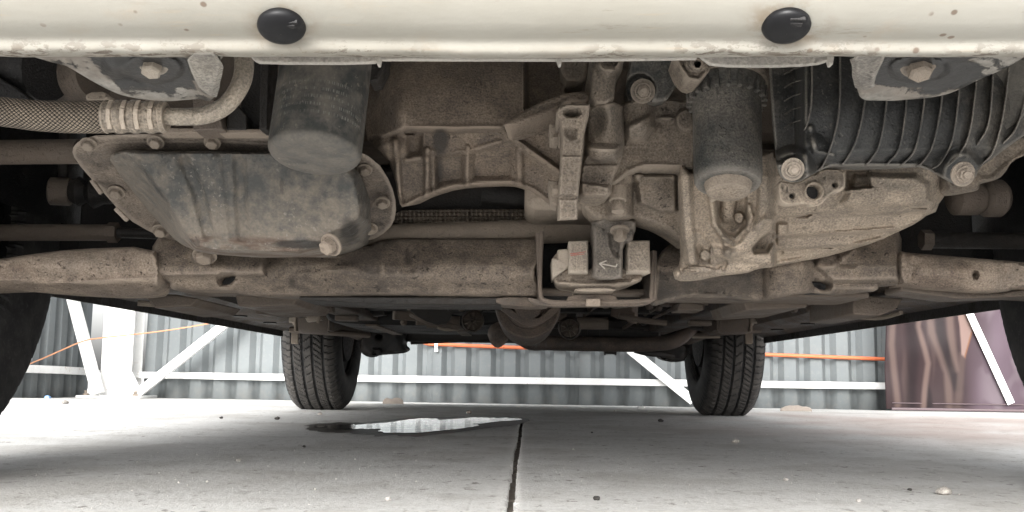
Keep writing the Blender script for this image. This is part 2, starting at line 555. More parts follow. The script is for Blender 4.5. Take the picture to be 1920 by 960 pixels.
def m_paint():
    t = NT('aged cream paint')
    n = t.noise(5, 6, 0.6); n2 = t.noise(60, 5, 0.6); n3 = t.noise(260, 3)
    col = t.mix(t.ramp(n, 0.35, 0.7), (0.35, 0.337, 0.30), (0.315, 0.30, 0.26))
    st = t.math('MULTIPLY', t.ramp(n2, 0.5, 0.75), t.ramp(t.noise(11, 4), 0.48, 0.7))
    col = t.mix(t.math('MULTIPLY', st, 0.55), col, (0.40, 0.29, 0.19))
    x = t.scalevec(t.pos, (1, 9, 9))
    streak = t.ramp(t.noise(26, 5, 0.65, x), 0.6, 0.72)
    col = t.mix(t.math('MULTIPLY', streak, 0.3), col, (0.42, 0.33, 0.23))
    # rusted chips: only where the lip has been scraped
    lip = t.attr('tc')
    c = t.sep(lip.outputs['Vector'])
    chip = t.math('MULTIPLY', t.ramp(t.noise(170, 4, 0.7, t.scalevec(t.pos, (0.55, 1, 1))), 0.50, 0.55), c[0])
    chip = t.math('MULTIPLY', chip, t.ramp(t.noise(16, 3), 0.42, 0.52))
    col = t.mix(chip, col, (0.06, 0.035, 0.022))
    col = t.mix(t.math('MULTIPLY', c[1], t.ramp(t.noise(48, 6, 0.7), 0.36, 0.62)), col, (0.22, 0.175, 0.125))
    scr = t.ramp(t.noise(60, 6, 0.75, t.scalevec(t.pos, (0.22, 1.4, 1.4))), 0.60, 0.66)
    col = t.mix(t.math('MULTIPLY', t.math('MULTIPLY', scr, t.ramp(t.noise(9, 3), 0.45, 0.6)), 0.4), col, (0.17, 0.14, 0.105))
    film = t.ramp(t.noise(4.5, 6, 0.6, t.scalevec(t.pos, (1, 3, 3))), 0.42, 0.66)
    col = t.mix(t.math('MULTIPLY', film, 0.3), col, (0.25, 0.235, 0.20))
    spk = t.math('MULTIPLY', t.ramp(t.voro(75), 0.10, 0.17, 1, 0), t.ramp(t.noise(14, 3), 0.56, 0.62))
    col = t.mix(t.math('MULTIPLY', spk, 0.8), col, (0.13, 0.085, 0.06))
    lipd = t.math('MULTIPLY', c[0], t.ramp(t.noise(38, 6, 0.7), 0.35, 0.65, 0.15, 0.6))
    col = t.mix(lipd, col, (0.21, 0.185, 0.15))
    lsp = t.math('MULTIPLY', t.ramp(t.noise(330, 3, 0.6), 0.56, 0.64), t.math('MULTIPLY', c[0], t.ramp(t.noise(25, 4), 0.4, 0.6)))
    col = t.mix(t.math('MULTIPLY', lsp, 0.6), col, (0.16, 0.115, 0.08))
    rg = t.ramp(n2, 0.3, 0.7, 0.5, 0.75)
    return t.out(col, rg, 0, t.bump(t.math('ADD', n2, t.math('MULTIPLY', t.noise(300, 3), 0.4)), 0.0004, 0.7), 0.35)
M['paint'] = m_paint()

def m_galv():
    t = NT('galvanised steel with grease')
    n = t.noise(26, 6, 0.65); n2 = t.noise(120, 5, 0.6)
    col = t.mix(t.ramp(n2, 0.3, 0.7), (0.18, 0.168, 0.15), (0.31, 0.292, 0.262))
    col = t.mix(t.math('MULTIPLY', t.ramp(n, 0.4, 0.62), 0.6), col, (0.15, 0.12, 0.095))
    g = t.attr('tc')
    c = t.sep(g.outputs['Vector'])
    grease = t.ramp(t.math('ADD', c[0], t.math('MULTIPLY', t.math('SUBTRACT', t.noise(38, 7, 0.75), 0.5), 1.5)), 0.46, 0.54)
    col = t.mix(grease, col, (0.028, 0.027, 0.026))
    rg = t.math('SUBTRACT', 0.62, t.math('MULTIPLY', grease, 0.25))
    return t.out(col, rg, 0.0, t.bump(t.math('ADD', n2, grease), 0.0012, 0.8), 0.45)
M['galv'] = m_galv()

def m_black(name, col=(0.016, 0.016, 0.018), rough=0.32):
    t = NT(name)
    n = t.noise(90, 5, 0.6)
    c = t.mix(t.ramp(n, 0.55, 0.8), col, (0.035, 0.033, 0.03))
    return t.out(c, t.ramp(n, 0.3, 0.7, rough, rough + 0.25), 0, t.bump(n, 0.0005, 0.5), 0.25)
M['plug'] = m_black('black rubber plug', (0.005, 0.005, 0.006), 0.36)

def m_hose():
    t = NT('braided hose sleeve')
    c = t.sep(t.attr('tc').outputs['Vector'])
    a = t.math('MULTIPLY', c[0], 6.2832 / 0.0062)
    b = t.math('MULTIPLY', c[1], 6.2832 * 12)
    w1 = t.math('SINE', t.math('ADD', a, b)); w2 = t.math('SINE', t.math('SUBTRACT', a, b))
    w = t.math('MULTIPLY', w1, w2)
    h = t.math('ABSOLUTE', w)
    dirt = t.noise(22, 5)
    col = t.mix(t.ramp(h, 0.12, 0.5), (0.016, 0.015, 0.014), (0.30, 0.25, 0.20))
    # the dust sits on the floor-facing half
    col = t.mix(1.0, col, t.mix(t.ramp(dirt, 0.3, 0.7), (0.55, 0.55, 0.55), (1.1, 1.08, 1.05)), 'MULTIPLY')
    return t.out(col, 0.8, 0, t.bump(h, 0.0012, 1.0), 0.3)
M['hose'] = m_hose()

def m_concrete():
    t = NT('worn concrete floor')
    n1 = t.noise(1.1, 6, 0.6); n2 = t.noise(9, 7, 0.65); n3 = t.noise(95, 5, 0.7); n4 = t.noise(420, 3, 0.6)
    col = t.mix(t.ramp(n1, 0.35, 0.68), (0.56, 0.558, 0.545), (0.66, 0.658, 0.645))
    col = t.mix(t.math('MULTIPLY', t.ramp(n2, 0.48, 0.74), 0.5), col, (0.30, 0.285, 0.265))
    col = t.mix(t.math('MULTIPLY', t.ramp(n3, 0.35, 0.75), 0.35), col, (0.28, 0.27, 0.255))
    sc = t.noise(24, 7, 0.75, t.scalevec(t.pos, (1.0, 0.7, 1)))
    col = t.mix(t.math('MULTIPLY', t.ramp(sc, 0.575, 0.66), 0.55), col, (0.22, 0.207, 0.19))
    sc2 = t.noise(75, 6, 0.75, t.scalevec(t.pos, (0.6, 0.35, 1)))
    col = t.mix(t.math('MULTIPLY', t.ramp(sc2, 0.575, 0.635), t.ramp(t.noise(3.1, 4), 0.38, 0.56, 0.1, 0.85)), col, (0.17, 0.155, 0.14))
    patch = t.noise(2.3, 5, 0.6)
    col = t.mix(t.math('MULTIPLY', t.ramp(patch, 0.48, 0.6), 0.4), col, (0.36, 0.345, 0.32))
    pore = t.noise(260, 4, 0.7)
    col = t.mix(t.math('MULTIPLY', t.ramp(pore, 0.54, 0.66), 0.55), col, (0.32, 0.31, 0.29))
    spk = t.math('MULTIPLY', t.ramp(t.voro(60), 0.05, 0.10, 1, 0), t.ramp(t.noise(5, 3), 0.5, 0.56))
    col = t.mix(t.math('MULTIPLY', spk, 0.8), col, (0.09, 0.08, 0.07))
    wsp = t.math('MULTIPLY', t.ramp(t.voro(130), 0.10, 0.17, 1, 0), t.ramp(t.noise(7, 3), 0.52, 0.6))
    col = t.mix(t.math('MULTIPLY', wsp, 0.3), col, (0.72, 0.71, 0.69))
    # reddish tint painted in for the banner's reflection, on the far right
    p = t.sep(t.pos)
    banner_tint = t.math('MULTIPLY', t.ramp(p[0], 0.1, 1.0), t.math('MULTIPLY', t.ramp(p[1], 1.7, 2.4), t.ramp(p[1], 4.4, 3.4)))
    col = t.mix(t.math('MULTIPLY', t.math('MULTIPLY', banner_tint, t.ramp(t.noise(2.2, 5), 0.3, 0.6)), 0.6), col, (0.36, 0.265, 0.23))
    lip = t.sep(t.attr('lip').outputs['Vector'])[0]
    col = t.mix(t.math('MULTIPLY', lip, t.ramp(n4, 0.42, 0.58, 0.1, 0.9)), col, (0.70, 0.69, 0.67))
    h = t.math('ADD', t.math('MULTIPLY', n3, 1.0), t.math('MULTIPLY', n4, 0.5))
    nb = t.bump(h, 0.0022, 0.8)
    nb = t.bump(n2, 0.004, 0.6, nb)
    return t.out(col, t.ramp(n2, 0.3, 0.7, 0.65, 0.88), 0, nb, 0.2)
M['concrete'] = m_concrete()
M['joint'] = dusty('tarred joint filler', (0.016, 0.015, 0.014), (0.10, 0.085, 0.07), 0.25, sc=1.5)

def m_water():
    t = NT('spilled dirty water')
    n = t.noise(16, 4, 0.6, t.scalevec(t.pos, (0.5, 1.5, 1)))
    return t.out((0.012, 0.013, 0.014), 0.04, 0, t.bump(n, 0.0007, 0.6), 0.5)
M['water'] = m_water()

def m_wall():
    t = NT('pale painted sheet metal')
    n = t.noise(4, 5, 0.6); n2 = t.noise(45, 5, 0.6)
    p = t.sep(t.pos)
    col = t.mix(t.ramp(n, 0.35, 0.7), (0.155, 0.17, 0.175), (0.178, 0.193, 0.196))
    col = t.mix(t.math('MULTIPLY', t.ramp(n2, 0.5, 0.8), 0.35), col, (0.25, 0.245, 0.23))
    low = t.ramp(p[2], 0.10, -0.03)
    col = t.mix(t.math('MULTIPLY', t.math('MULTIPLY', low, 0.25), t.ramp(t.noise(14, 5), 0.46, 0.7)), col, (0.25, 0.235, 0.21))
    dot = t.math('MULTIPLY', t.ramp(t.voro(16), 0.05, 0.07, 1, 0), t.ramp(t.noise(6, 2), 0.5, 0.55))
    col = t.mix(t.math('MULTIPLY', dot, 0.7), col, (0.2, 0.19, 0.18))
    return t.out(col, 0.7, 0, t.bump(n, 0.002, 0.4), 0.15)
M['wall'] = m_wall()

def m_white(name, rust=0.5):
    t = NT(name)
    n = t.noise(12, 5, 0.6); n2 = t.noise(70, 5, 0.7)
    col = t.mix(t.ramp(n, 0.35, 0.7), (0.80, 0.80, 0.79), (0.73, 0.73, 0.715))
    r_ = t.math('MULTIPLY', t.ramp(n2, 0.56, 0.66), t.ramp(t.noise(3.3, 4), 0.5, 0.62))
    col = t.mix(t.math('MULTIPLY', r_, rust), col, (0.36, 0.22, 0.15))
    return t.out(col, 0.5, 0, t.bump(n2, 0.001, 0.5), 0.4)
M['white'] = m_white('white painted steel', 0.3)
M['white_rust'] = m_white('white rail with rust bleeding', 0.9)
def m_flat(name, col, rough=0.5, var=0.15, sc=60):
    t = NT(name)
    n = t.noise(sc, 5, 0.6)
    c = t.mix(n, tuple(k * (1 - var) for k in col), tuple(min(1, k * (1 + var)) for k in col))
    return t.out(c, rough, 0, t.bump(n, 0.0008, 0.4), 0.4)
M['orange'] = m_flat('orange conduit plastic', (0.60, 0.15, 0.06), 0.5)
M['string'] = m_flat('faded orange string', (0.55, 0.27, 0.15), 0.8)
M['stone'] = dusty('grey stone chip', (0.20, 0.19, 0.175), (0.40, 0.38, 0.35), 0.5, sc=2)
M['stone_dark'] = dusty('dark stone chip', (0.03, 0.028, 0.026), (0.12, 0.11, 0.10), 0.3, sc=2)
M['cement'] = m_flat('crumbled cement', (0.27, 0.235, 0.205), 0.9, 0.25)
M['chip'] = dusty('pale stone chip', (0.28, 0.27, 0.255), (0.46, 0.445, 0.42), 0.5, sc=2)
M['blue'] = m_flat('blue plastic', (0.18, 0.34, 0.62), 0.5)
M['white_plastic'] = m_flat('white plastic', (0.85, 0.85, 0.83), 0.4)
M['backing'] = m_flat('banner hem', (0.10, 0.075, 0.08), 0.6)
M['body'] = m_flat('white car paint', (0.68, 0.66, 0.62), 0.3, 0.03)
M['redmark'] = m_flat('red paint mark', (0.35, 0.12, 0.10), 0.8, 0.3, 300)
M['chalk'] = m_flat('chalk mark', (0.36, 0.33, 0.29), 0.9, 0.3, 300)

# ------------------------------------------------------------------ the floor
def sheet(name, xs, ys, zf, mat, parent=None):
    vs = [(x, y, zf(x, y)) for y in ys for x in xs]
    n = len(xs)
    fs = [(j * n + i, j * n + i + 1, (j + 1) * n + i + 1, (j + 1) * n + i) for j in range(len(ys) - 1) for i in range(n - 1)]
    me = bpy.data.meshes.new(name)
    me.from_pydata(vs, [], fs)
    me.update()
    return link(name, me, mat, parent)

def frange(a, b, n): return [a + (b - a) * i / n for i in range(n + 1)]
ground = sheet('ground', [-400, -30, -10, 10, 30, 400], [-400, -30, -9, 4.2, 5, 6.2, 12, 40, 400], lambda x, y: gz(min(y, 6.2)) - 0.022, M['concrete'])
tag(ground, kind='structure')

JP = sorted([(gnd(px, py).y, gnd(px, py).x) for px, py in ((980, 784), (977, 800), (973, 826), (968, 856), (964, 884), (961, 912), (958, 940), (956, 962), (950, 1030))])
def jx(y, side):
    """ragged lip of the joint between the two front slabs"""
    base = float(np.interp(y, [p[0] for p in JP], [p[1] for p in JP])) + 0.0008 * mnoise.noise(Vector((y * 9.0, 0.3, 0)))
    w = 0.0046 + 0.0012 * mnoise.noise(Vector((y * 2.2, side * 7.0, 0))) + 0.0022 * mnoise.noise(Vector((y * 34.0, side * 3.0, 1.0))) + 0.0030 * mnoise.noise(Vector((y * 95.0, side * 5.0, 4.0)))
    return base + side * max(0.0010, w)
YS = frange(-9, 0.6, 12) + frange(0.61, 1.6, 260) + frange(1.605, 2.93, 120)
def slab(side):
    rows = []
    for y in YS:
        e = jx(y, side) if y > 0.5 else side * 0.004
        rr = [(e, y, -0.020), (e, y, -0.0012), (e + side * 0.0022, y, 0.0)]
        rr += [(e + side * 0.006, y, 0.0), (e + side * 0.014, y, 0.0)] + [(side * x, y, 0.0) for x in (0.08, 0.4, 1.2, 3, 9)]
        rows.append(rr)
    n = len(rows[0])
    vs = [p for r_ in rows for p in r_]
    fs = []
    for j in range(len(rows) - 1):
        for i in range(n - 1):
            f = (j * n + i, j * n + i + 1, (j + 1) * n + i + 1, (j + 1) * n + i)
            fs.append(f if side > 0 else f[::-1])
    me = bpy.data.meshes.new('concrete_slab')
    me.from_pydata(vs, [], fs)
    a = me.attributes.new('lip', 'FLOAT_VECTOR', 'POINT')
    lipv = [1.0, 1.0, 1.0, 0.55, 0.0] + [0.0] * (n - 5)
    a.data.foreach_set('vector', np.array([(v, 0, 0) for _ in rows for v in lipv], dtype=np.float32).ravel())
    me.update()
    return link('concrete_slab', me, M['concrete'], ground, angle=60)
slab(-1); slab(1)
sheet('concrete_slab', [-9, 0, 9], [2.932, 4.2] + frange(4.3, 6.2, 14) + [9.5], lambda x, y: gz(min(y, 6.2)) - (0.0 if y < 6.3 else 0.001), M['concrete'], ground)
mb = MB()
for y in frange(0.6, 2.93, 200):
    c = (jx(y, -1) + jx(y, 1)) / 2
    w = jx(y, 1) - jx(y, -1)
    mb.box((c, y, -0.014 + 0.003 * mnoise.noise(Vector((c, y * 40, 0)))), (w + 0.004, 0.016, 0.012))
mb.build('joint_filler', M['joint'], ground)

# grit and dust grains: uncountable
mb = MB()
for i in range(800):
    y = 0.86 + 3.4 * random.random() ** 1.6
    x = (random.random() * 2 - 1) * (0.25 + 0.62 * y)
    s_ = random.uniform(0.0004, 0.0011) * (0.6 + 0.4 * y)
    if random.random() < 0.04: s_ *= 2.2
    c = Vector((x, y, gz(y) + s_ * 0.4))
    a = random.random() * 6.28
    vs = [c + Vector((s_ * math.cos(a + k * 2.09) * random.uniform(.7, 1.3), s_ * math.sin(a + k * 2.09), -s_ * 0.5)) for k in range(3)]
    vs.append(c + Vector((0, 0, s_ * random.uniform(.5, .9))))
    mb.add(vs, [(0, 1, 3), (1, 2, 3), (2, 0, 3)])
g = mb.build('floor_grit', M['stone'])
tag(g, 'fine pale grit scattered over the concrete floor', None, None, 'stuff')

# puddle
M['damp'] = m_flat('damp concrete', (0.085, 0.08, 0.074), 0.4, 0.3, 25)
def puddle(name, px, z, mat, label='long thin puddle of spilled water on the concrete beside the joint'):
    out_ = chaikin(px, 5)
    vs = []
    for k, (x, y) in enumerate(out_):
        p = gnd(x, y)
        j = 0.09 * mnoise.noise(Vector((p.x * 14, p.y * 3, 3.0))) + 0.07 * mnoise.noise(Vector((p.x * 52, p.y * 5, 7.0)))
        vs.append((p.x + 0.15 * j, p.y + j, z))
    me = bpy.data.meshes.new(name)
    me.from_pydata(vs, [], [tuple(range(len(vs)))])
    me.update()
    o = link(name, me, mat)
    tag(o, None, None, None, 'structure')
    return o
puddle('damp_ground', [(560, 801), (594, 794), (660, 793.5), (700, 791.5), (752, 785), (800, 782.3), (880, 782.5), (905, 781), (988, 782.3), (998, 788), (972, 797), (935, 801), (902, 805), (866, 811), (825, 814), (790, 820), (736, 820), (706, 817), (690, 812), (650, 811.5), (606, 809)], 0.0010, M['damp'])
puddle('water', [(580, 801), (600, 797.5), (660, 797.5), (700, 795.5), (740, 792), (770, 787.5), (800, 786), (830, 789), (862, 786.5), (880, 785), (900, 784.5), (975, 786), (985, 788), (960, 790), (925, 793), (900, 795), (880, 794), (905, 798),
                 (900, 800), (860, 806), (820, 809), (790, 814), (740, 814), (718, 812), (700, 807), (660, 806), (620, 805)], 0.0022, M['water'])

# loose stones, each its own thing
def pebble(px, py, size, mat, label, name='pebble', cat='stone', flat=0.6, group='loose stones on the floor', seed=0):
    p = gnd(px, py)
    r_ = size * p.y / F / 2
    rs = random.Random(seed + int(px))
    mb = MB()
    n, mrows = 9, 5
    vs = []
    for j in range(mrows + 1):
        th = math.pi * j / mrows
        for i in range(n):
            ph = 2 * math.pi * i / n
            k = r_ * rs.uniform(0.75, 1.15)
            vs.append(Vector((p.x + k * math.sin(th) * math.cos(ph), p.y + k * math.sin(th) * math.sin(ph), gz(p.y) + r_ * flat * 0.75 + k * flat * math.cos(th))))
    fs = [(j * n + i, j * n + (i + 1) % n, (j + 1) * n + (i + 1) % n, (j + 1) * n + i) for j in range(mrows) for i in range(n)]
    c = Vector((p.x, p.y, gz(p.y)))
    mb.add([v - c for v in vs], fs)
    o = mb.build(name, mat, angle=20)
    o.location = c
    tag(o, label, cat, group)
    return o
pebble(1770, 928, 30, M['stone'], 'largest grey stone chip, at the near right of the floor')
pebble(1119, 938, 15, M['stone_dark'], 'dark grey stone chip right of the floor joint, near the camera')
pebble(1239, 791, 11, M['stone_dark'], 'small black lump on the floor left of the right rear tyre')
pebble(1380, 831, 16, M['stone'], 'flat grey chip on the floor in front of the right rear tyre')
pebble(1473, 901, 11, M['chip'], 'tiny white chip between the joint and the largest stone')
pebble(520, 787, 11, M['stone_dark'], 'dark stone left of the puddle under the left rear tyre')
pebble(600, 778, 10, M['stone'], 'small round grey stone just in front of the left rear tyre')
pebble(122, 757, 13, M['stone'], 'pale stone on the bright floor near the white column')
pebble(570, 839, 8, M['stone_dark'], 'dark chip on the floor nearer than the puddle')
pebble(447, 865, 9, M['stone'], 'small pale chip alone on the left half of the floor')
pebble(728, 939, 14, M['chip'], 'white chip at the near edge of the floor, left of joint')
pebble(880, 776, 12, M['cement'], 'brownish pebble on the floor behind the puddle')
pebble(415, 785, 8, M['stone_dark'], 'flat dark flake on the bright floor left of left rear tyre')
pebble(1706, 920, 9, M['stone_dark'], 'small dark chip just left of the largest stone')
pebble(1110, 812, 5, M['stone_dark'], 'tiny dark speck stone right of the joint end')
pebble(1610, 941, 11, M['chip'], 'pale chip near the bottom edge, left of the largest stone')

# rubbish along the fence foot
def lump(name, px, py, w, h, mat, label, cat, depth=0.05):
    p = gnd(px, py)
    s_ = p.y / F
    mb = MB()
    prof = []
    n = 12
    for i in range(n):
        a = math.pi * i / (n - 1)
        rr = 0.8 + 0.3 * mnoise.noise(Vector((i * 0.9, px * 0.1, 0)))
        prof.append((-math.cos(a) * w * s_ / 2, max(0.0, math.sin(a)) ** 0.5 * h * s_ * rr))
    a_ = [Vector((x, -depth / 2, z)) for x, z in prof]
    b_ = [Vector((x * 0.8, depth / 2, z * 0.8)) for x, z in prof]
    mb.loft([a_, b_])
    o = mb.build(name, mat, bevel=0.004)
    o.location = (p.x, p.y, gz(p.y) - 0.001)
    tag(o, label, cat)
lump('cement_lump', 738, 757, 40, 15, M['cement'], 'crumbled brown cement lump at the foot of the corrugated fence', 'rubble')
lump('bottle_cap', 1201, 766, 14, 7, M['white_plastic'], 'small white cap lying below the corrugated fence', 'bottle cap', 0.03)
lump('blue_scrap', 90, 746, 9, 7, M['blue'], 'small blue plastic scrap by the side fence', 'scrap', 0.03)
lump('rag', 1490, 771, 60, 14, M['cement'], 'dull heap of debris at the fence foot beside the right tyre', 'debris', 0.05)

# ------------------------------------------------------------------ corrugated fence
PERIOD = 0.153
PROFILE = [(0.0, 0.0), (0.068, 0.0), (0.096, 0.042), (0.122, 0.042), (0.153, 0.0)]
def corr_sheet(parent, A, dirv, nrm, n_per, h, z0f, mat):
    cols = []
    for k in range(n_per):
        for (u, d) in PROFILE[:-1]:
            cols.append((k * PERIOD + u, d))
    cols.append((n_per * PERIOD + 0.012, 0.0))
    vs = []
    zs = [0.0, 0.25, 0.5, 1.2, h]
    for zi in zs:
        for (u, d) in cols:
            p = A + dirv * u - nrm * d
            dent = 0.003 * mnoise.noise(Vector((p.x * 3, p.y * 3, zi * 4)))
            p = p + nrm * dent
            vs.append((p.x, p.y, z0f(p) + zi))
    n = len(cols)
    fs = [(j * n + i, j * n + i + 1, (j + 1) * n + i + 1, (j + 1) * n + i) for j in range(len(zs) - 1) for i in range(n - 1)]
    me = bpy.data.meshes.new('sheet')
    me.from_pydata(vs, [], fs)
    me.update()
    o = link('sheet', me, mat, parent, angle=15)
    m = o.modifiers.new('thickness', 'SOLIDIFY')
    m.thickness = 0.0012
    return o

W0 = at(268, 748, 6.45); W0.z = -0.04
wdir = Vector((1.0, -0.085, 0)).normalized()
wnrm = Vector((wdir.y, -wdir.x, 0)); wnrm = wnrm if wnrm.y < 0 else -wnrm
fence = empty('corrugated_fence', (W0.x + 2.5, W0.y - 0.2, -0.04))
tag(fence, 'pale grey corrugated metal fence with white rails, standing behind the car', 'fence')
for k in range(7):
    corr_sheet(fence, W0 + wdir * (k * 6 * PERIOD) + wnrm * (0.002 * (k % 2)), wdir, wnrm, 6, 2.0, lambda p: -0.045, M['wall'])
def wall_u(px):
    """distance along the fence seen at a pixel column"""
    d = ROT @ Vector(((px - 960.0) / F, (480.0 - 710) / F, -1.0))
    # CAM + d*t on the fence line
    det = d.x * (-wdir.y) + d.y * wdir.x
    rx, ry = W0.x - CAM.x, W0.y - CAM.y
    t = (rx * (-wdir.y) + ry * wdir.x) / det
    p = CAM + d * t
    return (p - W0).dot(wdir)
def on_wall(px, py, off=0.0):
    Y = (W0 + wdir * wall_u(px) + wnrm * off).y
    return at(px, py, Y)
def bar(name, a, b, w, t, mat, parent, nrm, bevel=0.002):
    """flat steel section from a to b, w high and t thick"""
    d = (b - a).normalized()
    s_ = d.cross(nrm).normalized()
    mb = MB()
    n_ = nrm.normalized()
    ring = lambda p: [p + s_ * (w / 2) + n_ * (t / 2), p - s_ * (w / 2) + n_ * (t / 2), p - s_ * (w / 2) - n_ * (t / 2), p + s_ * (w / 2) - n_ * (t / 2)]
    k = max(2, int((b - a).length / 0.4))
    mb.loft([ring(a + (b - a) * (i / k) + Vector((0, 0, 0.003 * mnoise.noise(Vector((i * 1.3, w * 50, 0)))))) for i in range(k + 1)])
    return mb.build(name, mat, parent, bevel)
ra, rb = on_wall(250, 703, 0.03), on_wall(1668, 724, 0.03)
mid = ra + (rb - ra) * 0.5
bar('rail', ra, rb, 0.040, 0.04, M['white_rust'], fence, wnrm)
rb2 = rb + (rb - ra) * 0.6
bar('rail', rb + wdir * 0.004, rb2, 0.040, 0.038, M['white_rust'], fence, wnrm)
for zz in (0.95, 1.75):
    bar('rail', Vector((ra.x, ra.y, zz)), Vector((rb2.x, rb2.y, zz)), 0.045, 0.04, M['white'], fence, wnrm)
bar('brace', on_wall(1180, 655, 0.075), on_wall(1300, 752, 0.075), 0.055, 0.03, M['white'], fence, wnrm)
for px, py in ((500, 600), (950, 590), (842, 592), (1510, 600), (1610, 720)):
    p = on_wall(px, py, 0.002)
    MB().lathe([(0.007, 0), (0.007, 0.004), (0.004, 0.007)], p, wnrm, 8).build('rivet', M['white'], fence)

# orange conduit on saddles
cond = [on_wall(772, 560, 0.022), on_wall(775, 610, 0.022), on_wall(782, 634, 0.022), on_wall(800, 644, 0.022), on_wall(830, 646, 0.022), on_wall(980, 652, 0.022),
        on_wall(1240, 658, 0.022), on_wall(1440, 665, 0.022), on_wall(1650, 673, 0.022), on_wall(1740, 676, 0.022)]
co = MB().tube(cond, 0.0112, 10, 8).build('orange_conduit', M['orange'])
tag(co, 'orange plastic conduit running across the corrugated fence', 'conduit')
for px in (818,):
    y0 = 645.5 if px < 900 else (656.5 if px < 1300 else 669.0)
    c = on_wall(px, y0, 0.03)
    mb = MB().box(c, (0.022, 0.02, 0.034)).box(c + Vector((0, 0.008, 0.032)), (0.022, 0.006, 0.03)).box(c + Vector((0, 0.008, -0.032)), (0.022, 0.006, 0.03))
    mb.build('saddle_clip', M['white_plastic'], co, 0.003)

# side fence on the left, coming towards the camera
S0 = Vector((W0.x - 0.40, W0.y + 0.10, -0.04))
sdir = Vector((-0.06, -1.0, 0)).normalized()
snrm = Vector((1.0, -0.06, 0)).normalized()
sf = empty('side_fence', (S0.x, S0.y - 1.3, -0.04))
tag(sf, 'corrugated metal side fence behind the left front tyre', 'fence')
for k in range(3):
    corr_sheet(sf, S0 + sdir * (k * 6 * PERIOD) + snrm * (0.002 * (k % 2)), sdir, snrm, 6, 2.0, lambda p: -0.045, M['wall'])
a_ = S0 + sdir * 0.03 + snrm * 0.035; a_.z = at(168, 697, a_.y).z
b_ = S0 + sdir * 2.2 + snrm * 0.035; b_.z = at(30, 688, 5.45).z + 0.012
bar('rail', a_, b_, 0.045, 0.04, M['white_rust'], sf, snrm)
bar('rail', Vector((a_.x, a_.y, 0.95)), Vector((b_.x, b_.y, 0.95)), 0.045, 0.04, M['white'], sf, snrm)

# white steel column in the corner with its braces
CY = 6.28
cb = at(228, 742, CY)
colm = empty('steel_column', (cb.x, CY, gz(CY)))
tag(colm, 'white steel corner column with flared foot and two diagonal braces', 'column')
xl, xr = at(192, 650, CY).x, at(250, 650, CY).x
mb = MB()
cw = xr - xl
zc = gz(CY) + 1.1
mb.box(((xl + xr) / 2, CY, zc), (cw, 0.012, 2.2))
mb.box(((xl + xr) / 2 + 0.0, CY + 0.165, zc), (cw, 0.012, 2.2))
mb.box(((xl + xr) / 2 + cw * 0.2, CY + 0.083, zc), (0.010, 0.15, 2.2))
mb.build('post', M['white'], colm, 0.002)
MB().box(((xl + xr) / 2, CY + 0.07, gz(CY) + 0.008), (cw + 0.20, 0.36, 0.016)).build('base_plate', M['white_rust'], colm, 0.003)
for sx in (-1, 1):
    e = xl if sx < 0 else xr
    mb = MB()
    a = [Vector((e + sx * 0.002, CY - 0.02, gz(CY) + 0.017)), Vector((e + sx * 0.085, CY - 0.02, gz(CY) + 0.017)), Vector((e + sx * 0.07, CY - 0.02, gz(CY) + 0.05)), Vector((e + sx * 0.002, CY - 0.02, gz(CY) + 0.17))]
    mb.loft([a, [p + Vector((0, 0.014, 0)) for p in a]])
    mb.build('gusset', M['white_rust'], colm, 0.002)
    MB().lathe([(0.016, 0), (0.016, 0.012), (0.009, 0.013), (0.009, 0.03)], (e + sx * 0.055, CY - 0.07, gz(CY) + 0.016), (0, 0, 1), 6).build('anchor_bolt', M['bolt'], colm)
bar('brace', at(126, 520, 6.16), at(184, 738, 6.16), 0.062, 0.05, M['white'], colm, Vector((0, -1, 0)))
bar('brace', at(450, 586, 6.24), at(258, 738, 6.24), 0.052, 0.04, M['white'], colm, Vector((0, -1, 0)))

st = MB().tube([at(30, 693, 5.7), at(90, 668, 5.95), at(152, 641, 6.08), at(186, 634, 6.1), at(250, 627, 6.12), at(330, 617, 6.14), at(470, 593, 6.16)], 0.0042, 6, 5).build('orange_string', M['string'])
tag(st, 'thin faded orange string tied across the white column', 'string')

